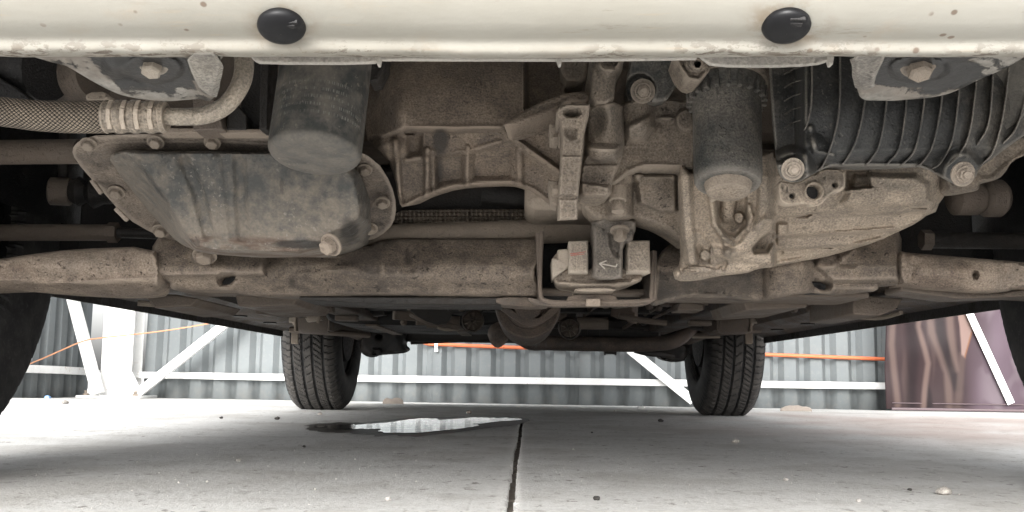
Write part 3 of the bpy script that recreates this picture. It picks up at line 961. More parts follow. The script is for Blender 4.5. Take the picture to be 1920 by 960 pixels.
# printed banner leaning on the fence at the right
def banner():
    BY = 5.62
    x0, x1 = at(1662, 700, BY).x, 3.6
    z0, z1 = gz(BY) + 0.012, 1.55
    nx, nz = 260, 200
    vs, cols = [], []
    for j in range(nz + 1):
        t = (j / nz) ** 1.6
        z = z0 + (z1 - z0) * t
        for i in range(nx + 1):
            x = x0 + (x1 - x0) * i / nx
            wave = 0.012 * math.sin(x * 9 + 1.0) + 0.004 * math.sin(x * 23 + z * 3) + 0.012 * mnoise.noise(Vector((x * 5, z * 5, 0)))
            e = max(0, 1 - (x - x0) / 0.12)
            vs.append((x - 0.006 * e * math.sin(z * 9), BY + wave + 0.015 * e * e - 0.05 * z, z))
    P = np.array(vs)
    # colour of the print is laid out on the cloth itself: u across, w up (metres)
    u, w = P[:, 0] - x0, P[:, 2] - z0
    def n2(a, b, s_): return np.array([mnoise.fractal(Vector((p * a, q * b, s_)), 0.9, 2.0, 3) for p, q in zip(u, w)])
    base = np.array([0.024, 0.0145, 0.0155]); mauve = np.array([0.068, 0.050, 0.062]); tan = np.array([0.115, 0.080, 0.070]); dk = np.array([0.009, 0.006, 0.007])
    C = np.tile(base, (len(u), 1))
    def lay(f, c):
        nonlocal C
        f = np.clip(f, 0, 1)[:, None]
        C = C * (1 - f) + c * f
    nz1 = n2(3.5, 1.2, 1.0); nz2 = n2(7, 2.2, 5.0); nz3 = n2(14, 2.0, 9.0)
    lay(_ss((u - 0.36) / 0.2) * _ss((0.85 - u) / 0.05) * (0.75 + 0.6 * nz1), mauve * 1.25)
    lay(_ss((nz2 - 0.15) / 0.3) * 0.8 * _ss((0.45 - u) / 0.1), dk)
    lay(_ss((nz3 - 0.2) / 0.6) * 0.25 * _ss((0.42 - u) / 0.1), tan * 0.7)
    # long leaf-like folds in the left third
    for pts, wd, c, a in (([(0.05, 0.62), (0.03, 0.35), (0.06, 0.02)], 0.018, tan * 0.8, 0.8), ([(0.20, 0.62), (0.18, 0.45), (0.23, 0.25), (0.20, 0.0)], 0.016, tan * 0.85, 0.9),
                          ([(0.24, 0.62), (0.25, 0.42), (0.33, 0.2), (0.34, 0.02)], 0.02, tan * 0.7, 0.8), ([(0.34, 0.62), (0.35, 0.4), (0.37, 0.22)], 0.022, tan * 0.75, 0.85),
                          ([(0.13, 0.62), (0.15, 0.3), (0.13, 0.02)], 0.035, dk, 0.8), ([(0.29, 0.62), (0.30, 0.38), (0.38, 0.12)], 0.025, dk, 0.9), ([(0.41, 0.30), (0.38, 0.02)], 0.02, tan * 0.6, 0.6)):
        lay(_ss(1.25 - 0.85 * _dist(u, w, pts) / wd) * a * 0.9, c)
    for poly, c, a in (([(0.37, 0.62), (0.46, 0.62), (0.485, 0.47), (0.42, 0.28), (0.40, 0.30), (0.395, 0.45)], tan * 1.5, 0.85), ([(0.455, 0.42), (0.485, 0.46), (0.425, 0.27), (0.415, 0.29)], np.array([0.14, 0.066, 0.034]), 0.8)):
        s_ = _dist(u, w, poly, True)
        lay(np.where(_pip(u, w, poly), _ss(s_ / 0.008), 0) * a, c)
    lay(_ss((n2(6, 4, 20.0) - 0.05) / 0.35) * 0.7 * _ss((u - 0.47) / 0.1), np.array([0.11, 0.09, 0.10]))
    lay(_ss((u - 0.86 + 0.28 * (w - 0.3)) / 0.01), np.array([0.023, 0.015, 0.019]))
    C = np.clip(C, 0.004, 1)
    n = nx + 1
    fs = [(j * n + i, j * n + i + 1, (j + 1) * n + i + 1, (j + 1) * n + i) for j in range(nz) for i in range(nx)]
    me = bpy.data.meshes.new('banner')
    me.from_pydata(vs, [], fs)
    a = me.attributes.new('print', 'FLOAT_COLOR', 'POINT')
    a.data.foreach_set('color', np.concatenate([C, np.ones((len(C), 1))], 1).astype(np.float32).ravel())
    me.update()
    t = NT('printed vinyl banner')
    mat = t.out(t.attr('print').outputs['Color'], 0.5, 0, t.bump(t.noise(500, 2), 0.0004, 0.4), 0.15)
    b = link('banner', me, mat, angle=180)
    m = b.modifiers.new('thickness', 'SOLIDIFY'); m.thickness = 0.0015
    tag(b, 'dark mauve printed cloth banner with a pale diagonal strip, right of the fence', 'banner')
    s0, s1 = at(1896, 757, BY - 0.035), at(1812, 575, BY - 0.055)
    bar('strip', s0, s1 + (s1 - s0) * 1.2, 0.040, 0.006, M['white'], b, Vector((0, -1, 0)), 0.001)
    hz = at(1780, 757, BY).z
    k = []
    for i in range(60):
        x = x0 + 0.03 + (x1 - x0 - 0.05) * i / 59
        wave = 0.018 * math.sin(x * 9 + 1.0) + 0.012 * math.sin(x * 23 + 0.1)
        k.append(Vector((x, BY + wave - 0.006, hz)))
    MB().tube(k, 0.0028, 5, 1).build('hem', M['backing'], b)
    # bottom pole the cloth is laced to
    MB().tube([Vector((x0 + 0.02, BY - 0.01, gz(BY) + 0.012)), Vector((x1, BY - 0.01, gz(BY) + 0.012))], 0.008, 8, 1).build('bottom_pole', M['backing'], b)
banner()

# ================================================================== the car
car = empty('car', (0.0, 2.3, 0.0))
tag(car, 'underside of a cream white car, dusty engine, sump and axles seen from below its nose', 'car')

def _bolt_mesh():
    mb = MB()
    mb.lathe([(1.55, 0.0), (1.55, 0.16), (1.35, 0.26), (1.0, 0.28)], (0, 0, 0), (0, 0, 1), 18)
    hexp = lambda r_, z: [Vector((r_ * math.cos(math.pi * k / 3), r_ * math.sin(math.pi * k / 3), z)) for k in range(6)]
    mb.loft([hexp(1.05, 0.2), hexp(1.05, 0.95), hexp(0.86, 1.12)])
    return mb.mesh('bolt')
def _round_bolt_mesh():
    mb = MB()
    mb.lathe([(1.9, 0.0), (1.9, 0.3), (1.75, 0.42), (1.25, 0.45)], (0, 0, 0), (0, 0, 1), 24)
    mb.lathe([(1.3, 0.4), (1.25, 0.6), (1.0, 0.62)], (0, 0, 0), (0, 0, 1), 24)
    hexp = lambda r_, z: [Vector((r_ * math.cos(math.pi * k / 3), r_ * math.sin(math.pi * k / 3), z)) for k in range(6)]
    mb.loft([hexp(0.95, 0.5), hexp(0.95, 1.0), hexp(0.8, 1.1)])
    mb.lathe([(0.6, 1.05), (0.6, 1.5), (0.5, 1.58)], (0, 0, 0), (0, 0, 1), 14)
    return mb.mesh('bolt')
BOLT, RBOLT = {}, {}
def bolt(parent, px, py, Y, rpx, axis=(0, -0.5, -0.86), mat='bolt', kind=0, spin=0.3, stretch=1.0):
    cache = RBOLT if kind else BOLT
    if mat not in cache:
        cache[mat] = _round_bolt_mesh() if kind else _bolt_mesh()
    fresh = len(cache[mat].materials) == 0
    o = link('bolt', cache[mat], M[mat] if fresh else None, parent)
    r_ = rpx * Y / F
    q = Vector(axis).to_track_quat('Z', 'Y')
    mw = Matrix.Translation(at(px, py, Y)) @ q.to_matrix().to_4x4() @ Matrix.Rotation(spin, 4, 'Z') @ Matrix.Diagonal((r_, r_, r_ * stretch, 1))
    o.matrix_basis = mw
    return o

# ------------------------------------------------------------------ cream lower crossmember with two plugs
PROF = [(-150, 0.478, 0), (-80, 0.488, 0), (-30, 0.497, 0), (0, 0.503, 0), (20, 0.5085, 0), (40, 0.514, 0), (55, 0.520, 0), (64, 0.5255, 0), (69, 0.5290, 0), (73, 0.5305, 0.1),
        (78, 0.5308, 0.2), (84, 0.5312, 0.3), (90, 0.5320, 0.4), (95, 0.5332, 0.6), (99, 0.5355, 0.85), (102, 0.539, 1), (104.5, 0.545, 1), (105.5, 0.553, 1), (104, 0.560, 0.5)]
def crossmember():
    vs, tc = [], []
    xs = frange(-1000, 2920, 392)
    for px in xs:
        sag = 1.6 * (1 - ((px - 1000) / 1000.0) ** 2) if -200 < px < 2100 else -2
        for py, Y, m_ in PROF:
            p = at(px, py + sag, Y)
            k = 0.0012 * mnoise.noise(Vector((p.x * 7, p.y * 30, 0.5))) + (0.0007 * mnoise.noise(Vector((p.x * 55, p.y * 40, 2.0))) if m_ > 0.3 else 0)
            vs.append((p.x, p.y, p.z + k))
            d = max(0.0, 1.0 - math.hypot((px - 528) / 78.0, (py - 46) / 46.0), 1.0 - math.hypot((px - 1480) / 95.0, (py - 42) / 50.0))
            st = 0.0
            if 0.0 < px < 1920: st = 0.0
            tc.append((m_ * 1.0, min(1.0, d * 2.2), 0))
    n = len(PROF)
    fs = [(i * n + j, (i + 1) * n + j, (i + 1) * n + j + 1, i * n + j + 1) for i in range(len(xs) - 1) for j in range(n - 1)]
    mb = MB().add(vs, fs, tc)
    o = mb.build('lower_crossmember', M['paint'], car, angle=60)
    m = o.modifiers.new('thickness', 'SOLIDIFY'); m.thickness = 0.0012; m.offset = 1
    return o
xm = crossmember()
def plug(px, py, Y, ax, notch):
    c = at(px, py, Y)
    ax = Vector(ax).normalized()
    r_ = 47 * Y / F
    mb = MB().lathe([(r_ * 0.8, -0.004), (r_ * 0.98, -0.001), (r_, 0.0010), (r_ * 0.97, 0.0022), (r_ * 0.88, 0.0036), (r_ * 0.7, 0.0047), (r_ * 0.4, 0.0056), (r_ * 0.01, 0.0059)], c, ax, 40, False)
    o = mb.build('drain_plug', M['plug'], xm)
    u = Vector((1, 0, 0)); u = (u - ax * u.dot(ax)).normalized(); w = ax.cross(u)
    rot = Matrix((u, w, ax)).transposed()
    mb = MB()
    # pry slot near the upper rim, and the two cut-outs at the lower edge
    mb.box(c + u * notch[0] * r_ - w * notch[1] * r_ + ax * 0.0044, (r_ * 0.5, r_ * 0.22, 0.0016), rot)
    mb.box(c + u * notch[0] * r_ * 1.1 - w * notch[1] * r_ * 1.5 + ax * 0.0036, (r_ * 0.62, r_ * 0.12, 0.0022), rot)
    mb.build('pry_slot', M['rubber'], o, 0.0003)
plug(528, 48, 0.5165, (0.07, -0.34, -0.94), (0.42, -0.35))
plug(1474, 47, 0.5165, (-0.04, -0.34, -0.94), (0.25, -0.5))
M['seam0'] = dusty('galvanised seam', (0.16, 0.15, 0.135), (0.33, 0.31, 0.28), 0.6, (0.45, 0.8), pits=0.6)
# galvanised seam tabs under the lip
def plain(name, outline, Y0, Y1, mat, parent, bevel=0.001, sx=1.0, angle=38):
    return MB().prism(outline, Y0, Y1, sx).build(name, mat, parent, bevel, angle)
plain('seam_tab', chaikin([(466, 100), (714, 100), (712, 111), (700, 119), (488, 118.5), (474, 112)], 1), 0.562, 0.566, M['seam0'], xm)
plain('seam_tab', chaikin([(1306, 100), (1566, 100), (1556, 113), (1530, 121), (1440, 125), (1336, 123), (1320, 112)], 1), 0.562, 0.566, M['seam0'], xm)
plain('seam_tab', [(712, 100), (1308, 100), (1308, 110), (1100, 113), (712, 112)], 0.567, 0.571, M['seam0'], xm)
for x0 in (706, 1046, 1556):
    plain('tooth', [(x0 - 4, 104), (x0 + 9, 104), (x0 + 6, 121), (x0 + 1, 121)], 0.560, 0.566, M['seam0'], xm, 0.0005)

M['seam'] = dusty('bare galvanised steel', (0.11, 0.10, 0.09), (0.25, 0.235, 0.21), 0.56, (0.45, 0.8), pits=0.6, bump=0.4)
# ------------------------------------------------------------------ galvanised side brackets with their bolts
lb = relief('side_bracket', [(30, 96), (424, 96), (409, 118), (412, 150), (409, 174), (396, 190), (372, 182), (344, 186), (300, 188), (250, 184), (213, 174), (165, 148), (120, 120), (70, 108)],
            (0.618, 0.0007, 184), M['galv'], car,
            [('boss', 287, 128, 62, 30, 0.005), ('rib', [(120, 118), (170, 146), (215, 172), (255, 181), (340, 182)], 9, 0.004), ('plat', [(345, 96), (424, 96), (405, 186), (388, 186), (368, 168)], 0.012, 8),
             ('hump', 215, 130, 30, 30, 0.008), ('boss', 402, 130, 18, 26, -0.02), ('hump', 240, 165, 60, 14, 0.006)],
            step=4, back=0.006, edge=(5, 0.003), noise=(0.002, 60), smooth=2,
            tcfn=lambda x, y: np.where(_pip(x, y, [(158, 92), (350, 92), (372, 170), (300, 176), (235, 172), (185, 142)]), np.clip(_dist(x, y, [(158, 92), (350, 92), (372, 170), (300, 176), (235, 172), (185, 142)], True) / 22, 0, 1) * 0.5, 0) + 0.42)
bolt(lb, 287, 119, 0.572, 19, (0.02, -0.42, -0.9), 'boltlight', 0, 0.15, 1.25)
rb_ = relief('side_bracket', [(1590, 96), (1935, 96), (1905, 118), (1868, 136), (1830, 152), (1792, 172), (1760, 181), (1700, 185), (1660, 186), (1618, 186), (1606, 170), (1600, 135)],
             (0.618, 0.0007, 184), M['galv'], car,
             [('boss', 1722, 128, 62, 28, 0.005), ('rib', [(1910, 112), (1830, 148), (1790, 168), (1755, 177), (1655, 181)], 8, 0.004), ('plat', [(1592, 96), (1662, 96), (1648, 128), (1632, 165), (1606, 165)], 0.010, 7),
              ('boss', 1617, 181, 8, 4.5, 0.003)],
             step=4, back=0.006, edge=(5, 0.003), noise=(0.002, 60), smooth=2,
             tcfn=lambda x, y: 0.62 * np.exp(-(((x - 1765) / 75) ** 2 + ((y - 135) / 30) ** 2)) + 0.6 * np.exp(-(((x - 1690) / 50) ** 2 + ((y - 148) / 10) ** 2)) + 0.3 * np.exp(-(((x - 1670) / 30) ** 2 + ((y - 125) / 20) ** 2)) + 0.40)
relief('bracket_tab', [(1597, 96), (1664, 96), (1650, 126), (1640, 150), (1640, 166), (1612, 164), (1606, 150)], (0.598, 0.0007, 184), M['seam'], rb_, [('hump', 1622, 140, 16, 16, -0.003)], step=3, back=0.006, edge=(4, 0.003), noise=(0.0015, 90), smooth=1)
relief('bracket_tab', [(345, 97), (420, 97), (402, 180), (388, 178), (368, 158)], (0.594, 0.0007, 184), M['seam'], lb, [('hump', 395, 130, 14, 22, -0.004)], step=3, back=0.006, edge=(4, 0.003), noise=(0.0015, 90), smooth=1)
bolt(rb_, 1722, 120, 0.572, 22, (-0.02, -0.42, -0.9), 'bolt', 0, 0.5, 1.25)

# ------------------------------------------------------------------ cooling hose, ferrule and pipe
HY = 0.64
hose = MB().tube([at(-160, 190, HY), at(-60, 202, HY), at(0, 209, HY), at(60, 216, HY), at(130, 219.5, HY), at(206, 219, HY)], [0.0092, 0.0094, 0.0096, 0.0104, 0.0107], 40, 14).build('braided_hose', M['hose'], car, angle=60)
fp = []
L = (at(312, 219, HY) - at(196, 219, HY)).length
for i in range(61):
    t = i / 60
    band = 0.5 + 0.5 * math.cos(t * 2 * math.pi * 4)
    r_ = 0.0101 + 0.0009 * _ss(np.array([band * 1.6 - 0.4]))[0]
    if t > 0.93: r_ = 0.0108 - 0.02 * (t - 0.93)
    if t < 0.03: r_ = 0.0098 + 0.03 * t
    fp.append((r_, t * L))
fp.append((0.0062, L * 0.995))
fer = MB().lathe(fp, at(196, 219, HY - 0.001), at(312, 219, HY) - at(196, 219, HY), 40).build('crimp_ferrule', M['ferrule'], car, angle=50)
for k in range(4):
    for a in (-35, 5, 40):
        p = at(215 + k * 25.5, 219, HY - 0.001)
        d = Vector((0, -math.cos(R(a)), -math.sin(R(a))))
        rot = d.to_track_quat('Z', 'X').to_matrix()
        MB().box(p + d * 0.0107, (0.0072, 0.0030, 0.0012), rot).build('crimp_mark', M['ferrule'], fer, 0.0004)
pipe = MB().tube([at(300, 218, HY), at(345, 219, HY), at(384, 216, HY), at(420, 200, HY), at(446, 168, HY), at(457, 135, HY + 0.004), at(456, 90, HY + 0.01), at(450, 40, HY + 0.02)],
                 [0.0056, 0.0057, 0.0059, 0.0061, 0.0064, 0.0066, 0.0066], 24, 8).build('metal_pipe', M['pipe'], car)

# ------------------------------------------------------------------ oil filter
def m_filter_print():
    t = NT('printed filter can')
    a = t.sep(t.attr('tc').outputs['Vector'])
    n1 = t.noise(12, 6, 0.6); n2 = t.noise(80, 6, 0.65); n3 = t.noise(430, 3)
    f = t.ramp(t.math('ADD', t.math('MULTIPLY', n1, 0.35), t.math('MULTIPLY', n2, 0.65)), 0.40, 0.68)
    f = t.math('MAXIMUM', f, t.math('MULTIPLY', t.ramp(a[0], 0.082, 0.0905), t.ramp(n2, 0.3, 0.6, 0.25, 0.85)))
    # worn print: four rows of small marks round the can
    row = t.math('FRACT', t.math('MULTIPLY', a[0], 1 / 0.0062))
    rowm = t.math('MULTIPLY', t.ramp(row, 0.30, 0.36), t.ramp(row, 0.74, 0.68))
    inb = t.math('MULTIPLY', t.math('GREATER_THAN', a[0], 0.0435), t.math('LESS_THAN', a[0], 0.0744))
    w = t.n.new('ShaderNodeCombineXYZ')
    t.l.new(t.math('MULTIPLY', a[1], 170.0), w.inputs[0]); t.l.new(t.math('FLOOR', t.math('MULTIPLY', a[0], 1 / 0.0062)), w.inputs[1])
    letters = t.ramp(t.noise(1.0, 2, 0.5, w.outputs[0]), 0.50, 0.54)
    pr = t.math('MULTIPLY', t.math('MULTIPLY', rowm, inb), letters)
    pr = t.math('MULTIPLY', pr, t.ramp(t.noise(60, 4), 0.38, 0.62, 0.2, 0.85))
    col = t.mix(f, (0.047, 0.050, 0.049), (0.145, 0.13, 0.112))
    col = t.mix(pr, col, (0.19, 0.185, 0.17))
    sp = t.math('MULTIPLY', t.ramp(t.noise(240, 4, 0.65), 0.60, 0.67), t.ramp(t.noise(30, 3), 0.45, 0.6))
    col = t.mix(t.math('MULTIPLY', sp, 0.6), col, (0.25, 0.22, 0.18))
    col = t.mix(1.0, col, t.mix(n3, (0.75, 0.75, 0.75), (1.25, 1.25, 1.25)), 'MULTIPLY')
    return t.out(col, t.ramp(f, 0, 1, 0.38, 0.75), 0, t.bump(t.math('ADD', n2, t.math('MULTIPLY', sp, 0.5)), 0.0012, 0.7), 0.4)
M['filter_print'] = m_filter_print()
fr = 0.0342
fd = Vector((-0.03, -0.235, -0.965)).normalized()
fb = at(589, 296, 0.728)
hh = 0.092
prof = [(fr * 0.97, -0.03), (fr, 0.0), (fr, hh - 0.0062)]
for i in range(1, 9):
    a = math.pi / 2 * i / 8
    prof.append((fr - 0.0062 * (1 - math.cos(a)), hh - 0.0062 + 0.0062 * math.sin(a)))
prof += [(fr * 0.76, hh + 0.0004), (fr * 0.4, hh + 0.001), (0.0004, hh + 0.0012)]
mb = MB().lathe(prof, fb - fd * hh, fd, 64)
oilf = mb.build('oil_filter', M['filter_print'], car, angle=40)

# ------------------------------------------------------------------ oil pan: bolted flange, deep sump, drain bolt
FL = [(150, 262), (190, 251), (500, 253), (640, 268), (706, 300), (734, 345), (744, 385), (738, 420), (715, 442), (690, 452), (560, 470), (420, 470), (330, 452), (290, 440), (235, 408), (180, 345), (140, 300), (134, 280)]
flange = relief('oil_pan', FL, lambda x, y: 0.80 + (y - 250) * 0.0011, M['flange'], car,
                [('rib', [(170, 285), (240, 380), (300, 430)], 10, -0.004), ('hump', 715, 380, 30, 60, -0.012)], step=5, back=0.012, edge=(5, 0.004), noise=(0.0015, 50), smooth=1)
FACE = [(248, 288), (300, 284), (520, 282), (632, 292), (668, 330), (680, 380), (678, 410), (655, 430), (628, 442), (605, 468), (560, 478), (430, 478), (365, 470), (345, 446), (310, 380), (272, 325)]
SUMP = [(196, 281), (300, 283), (500, 283), (625, 292), (672, 316), (694, 372), (696, 415), (690, 446), (668, 470), (626, 481), (500, 484), (430, 480), (372, 473), (338, 458), (318, 440), (276, 392), (226, 332)]
def sump_depth(x, y):
    fl = 0.795 + (y - 250) * 0.0011
    front = 0.805 + np.clip(y - 290, -40, 300) * 0.00022
    s = np.where(_pip(x, y, FACE), _dist(x, y, FACE, True), -_dist(x, y, FACE, True))
    k = _ss((s + 34) / 44)
    base = fl - 0.004 - 0.02 * _ss((s + 75) / 45)
    return base * (1 - k) + np.minimum(front, base) * k
sump = relief('sump', SUMP, sump_depth, M['pan'], flange,
              [('rib', [(345, 300), (372, 360), (392, 440)], 13, -0.006), ('rib', [(448, 300), (456, 440)], 13, -0.006), ('rib', [(405, 300), (425, 440)], 10, 0.003), ('rib', [(500, 340), (505, 440)], 14, 0.002),
               ('rib', [(380, 448), (470, 458), (560, 458), (600, 450)], 6, 0.004), ('rib', [(400, 468), (560, 472)], 4, 0.003), ('hump', 570, 350, 60, 80, 0.006), ('hump', 320, 310, 30, 40, 0.004)],
              step=3.5, back=0.05, edge=(7, 0.012), noise=(0.0022, 45), smooth=2,
              oilfn=lambda x, y: np.exp(-((x - 560) / 60) ** 2 - ((y - 458) / 9) ** 2) + 0.8 * np.exp(-((x - 655) / 25) ** 2 - ((y - 430) / 30) ** 2))
for px, py in ((166, 270), (292, 266), (398, 267), (218, 360), (301, 432), (684, 318), (717, 380), (694, 428)):
    bolt(flange, px, py, 0.795 + (py - 250) * 0.0011 - 0.004, 10.5 if px < 600 else 9.5, (0.05, -0.62, -0.78), 'bolt', 0, px * 0.1)
for px, py, a in ((181, 350, -0.9), (228, 402, -0.75)):
    MB().box(at(px, py, 0.90), (0.016, 0.004, 0.004), Matrix.Rotation(-a, 3, 'Y')).build('rim_clip', M['flange'], flange, 0.001)
db = bolt(sump, 622, 458, 0.836, 15, (-0.45, -0.72, -0.5), 'subframe', 0, 0.4, 1.3)
db.name = 'drain_bolt'

# ------------------------------------------------------------------ clutch housing in the middle
BH = [(684, 90), (1060, 90), (1062, 200), (1110, 236), (1098, 300), (1086, 330), (1060, 380), (1040, 392), (1020, 372), (992, 352), (962, 345), (900, 347), (850, 352), (800, 368), (756, 391), (748, 380), (740, 330), (722, 290), (690, 268), (684, 240)]
def bell_depth(x, y):
    top = 0.835 + 0.0000018 * np.clip(243 - y, 0, 200) ** 2 + 0.07 * _ss((760 - x) / 80) + 0.00003 * np.abs(x - 860) * 0.4
    low = 0.895 + (y - 250) * 0.0004
    lip = 243 + np.where(x < 760, (x - 760) * -0.25, 0) - np.where(x > 930, (x - 930) * 0.28, 0)
    k = _ss((y - lip + 5) / 12)
    Y = top * (1 - k) + np.maximum(low, top + 0.02) * k
    # flat web right of the round housing, set further back
    w = _ss((x - 981) / 9) * (y < 206 + (x - 985) * -0.35)
    return Y + 0.05 * w
bell = relief('clutch_housing', BH, bell_depth, M['bell'], car,
              [('rib', [(720, 255), (770, 243), (850, 240), (945, 241)], 7, 0.006), ('rib', [(762, 300), (800, 298)], 6, 0.005), ('rib', [(818, 296), (870, 284)], 6, 0.005), ('rib', [(884, 282), (950, 262)], 6, 0.005), ('rib', [(938, 245), (1000, 288), (1046, 322)], 9, 0.018),
               ('rib', [(802, 282), (800, 384)], 7, 0.012), ('rib', [(812, 282), (812, 384)], 4, 0.006), ('rib', [(877, 276), (876, 346)], 5, 0.008), ('rib', [(973, 283), (975, 345)], 8, 0.012),
               ('rib', [(742, 262), (750, 386)], 7, 0.014), ('rib', [(756, 388), (800, 366), (850, 350), (900, 344), (964, 343), (1000, 356), (1038, 386)], 7, 0.008),
               ('plat', [(760, 248), (795, 248), (795, 290), (760, 300)], -0.012, 10), ('plat', [(812, 290), (870, 280), (872, 340), (816, 352)], -0.008, 8), ('plat', [(884, 280), (962, 275), (962, 335), (884, 338)], -0.006, 8),
               ('hump', 960, 236, 14, 10, 0.012), ('boss', 768, 246, 13, 7, -0.012), ('hump', 715, 150, 40, 60, 0.012), ('hump', 735, 200, 60, 60, 0.008), ('rib', [(985, 95), (986, 210)], 5, 0.008),
               ('plat', [(995, 90), (1052, 90), (1052, 130), (1048, 155), (995, 156)], 0.0, 6), ('hump', 730, 275, 40, 30, 0.02)],
              step=3.2, back=0.05, edge=(4, 0.006), noise=(0.0022, 40), smooth=1,
              oilfn=lambda x, y: 1.0 * np.exp(-((x - 826) / 17) ** 2 - ((y - 262) / 24) ** 2) + 0.62 * np.exp(-((x - 824) / 12) ** 2 - ((y - 320) / 40) ** 2) + 0.5 * np.exp(-((x - 705) / 18) ** 2 - ((y - 165) / 45) ** 2))
web = relief('cast_web', [(1046, 92), (1102, 92), (1100, 150), (1090, 157), (1052, 157)], (0.875, 0.0, 100), M['cast'], bell, [], step=5, back=0.04, edge=(6, 0.004), noise=(0.003, 60), smooth=1)
arm = relief('cast_arm', [(940, 232), (985, 206), (1030, 185), (1070, 172), (1108, 172), (1110, 196), (1066, 198), (1044, 208), (1010, 222), (960, 240)], (0.815, 0.0, 200), M['bell'], bell,
             [('rib', [(950, 236), (1010, 218), (1046, 204)], 7, 0.005), ('rib', [(985, 212), (1070, 178), (1105, 178)], 7, -0.004)], step=4, back=0.06, edge=(5, 0.006), noise=(0.0015, 70), smooth=1)

# ------------------------------------------------------------------ lifting lug and post assembly right of it
lug = relief('mount_lug', [(1042, 212), (1048, 201), (1062, 196), (1106, 195), (1104, 218), (1096, 246), (1091, 300), (1084, 372), (1083, 411), (1047, 413), (1046, 372), (1052, 300), (1053, 244), (1050, 226), (1044, 222)],
             (0.775, 0.00012, 300), M['cast'], car, [('plat', [(1056, 236), (1086, 236), (1084, 262), (1070, 266), (1054, 254)], -0.006, 10), ('rib', [(1050, 295), (1096, 295)], 3, 0.003), ('rib', [(1046, 370), (1088, 370)], 4, -0.004)],
             step=3, back=0.05, edge=(3, 0.003), noise=(0.001, 90), holes=[ellipse(1073, 211, 16, 8.5, 18)], smooth=0)
for py in (262, 358):
    b_ = bolt(lug, 1050, py, 0.80, 11, (-1, 0, 0), 'cast', 0, 0.2, 1.2)
plain('side_pad', [(1030, 232), (1048, 234), (1048, 264), (1032, 262)], 0.80, 0.83, M['cast'], lug, 0.001)
plain('side_pad', [(1028, 338), (1046, 340), (1046, 386), (1032, 380)], 0.82, 0.85, M['cast'], lug, 0.001)
post = relief('gearbox_post', [(1100, 196), (1168, 190), (1171, 230), (1170, 290), (1160, 312), (1148, 340), (1146, 372), (1086, 372), (1086, 338), (1094, 300), (1100, 240)], (0.815, 0.0001, 250), M['cast'], car,
              [('cyl', [(1134, 180), (1134, 268)], 37, 0.028), ('plat', [(1096, 268), (1168, 270), (1158, 306), (1092, 304)], 0.016, 10), ('rib', [(1088, 306), (1160, 306)], 4, -0.004), ('plat', [(1088, 340), (1144, 348), (1144, 371), (1088, 371)], 0.012, 4), ('hump', 1120, 225, 25, 40, -0.008)],
              step=3.5, back=0.07, edge=(5, 0.006), noise=(0.003, 50), smooth=1)
up = relief('gearbox_boss', [(1110, 92), (1170, 92), (1170, 125), (1160, 138), (1155, 150), (1150, 196), (1104, 196), (1112, 140), (1104, 120)], (0.79, 0.0, 150), M['cast'], car,
            [('cyl', [(1130, 140), (1128, 200)], 26, 0.012), ('boss', 1143, 112, 26, 26, 0.02), ('boss', 1145, 112, 15, 15, -0.006), ('rib', [(1110, 110), (1140, 140), (1160, 132)], 5, 0.006)], step=3, back=0.08, edge=(4, 0.005), noise=(0.0012, 80), smooth=1)

# dark plate with the exposed bolt
pl = relief('dark_plate', [(1184, 92), (1290, 92), (1284, 128), (1276, 150), (1262, 170), (1248, 192), (1180, 190), (1172, 172), (1176, 140)], (0.80, 0.0, 150), M['canister'], car,
            [('boss', 1200, 168, 30, 30, -0.014), ('rib', [(1180, 190), (1246, 191), (1282, 140)], 4, 0.004)], step=3.5, back=0.03, edge=(4, 0.003), noise=(0.002, 50), smooth=1)
bolt(pl, 1205, 171, 0.800, 12.5, (0.02, -0.95, -0.25), 'cast', 1, 0.2, 1.0)
tl = relief('flange_lug', [(1262, 92), (1342, 92), (1334, 128), (1318, 150), (1298, 154), (1282, 140), (1270, 118)], (0.745, 0.0, 120), M['cast'], car,
            [('boss', 1306, 118, 24, 20, 0.010), ('boss', 1306, 118, 16, 13, 0.004), ('boss', 1308, 120, 6, 6, -0.02), ('rib', [(1266, 105), (1290, 146), (1312, 150), (1336, 118)], 4, 0.006)], step=2.5, back=0.04, edge=(4, 0.004), noise=(0.0012, 80), smooth=1)

# casting between post and canister
side = relief('gearbox_side_casting', [(1154, 186), (1290, 186), (1302, 200), (1304, 318), (1285, 313), (1240, 312), (1200, 314), (1178, 326), (1150, 348), (1140, 330), (1150, 240)], (0.835, 0.0, 200), M['cast'], car,
              [('cyl', [(1196, 186), (1192, 232)], 34, 0.026), ('plat', [(1170, 232), (1226, 205), (1232, 240), (1214, 270), (1170, 272)], 0.014, 12), ('rib', [(1172, 273), (1212, 272), (1236, 240)], 4, 0.004), ('boss', 1286, 226, 22, 24, 0.012),
               ('rib', [(1150, 344), (1176, 322), (1200, 312), (1240, 310), (1302, 318)], 6, 0.006), ('hump', 1250, 222, 26, 8, 0.006)], step=3.5, back=0.06, edge=(5, 0.006), noise=(0.003, 45), smooth=1)
low = relief('gearbox_lower_casting', [(1140, 318), (1184, 316), (1302, 316), (1308, 420), (1306, 470), (1268, 440), (1240, 424), (1200, 410), (1184, 406), (1140, 408), (1120, 412), (1100, 398), (1086, 376), (1140, 372)], (0.905, 0.0003, 360), M['cast'], car,
             [('cyl', [(1162, 318), (1162, 414)], 25, 0.03), ('plat', [(1186, 322), (1272, 322), (1272, 400), (1240, 402), (1196, 384)], 0.018, 8), ('rib', [(1276, 320), (1284, 430)], 10, 0.012), ('hump', 1230, 350, 30, 40, 0.006), ('dome', 1180, 322, 28, 20, 0.02)],
             step=4, back=0.06, edge=(5, 0.006), noise=(0.003, 50), smooth=1)
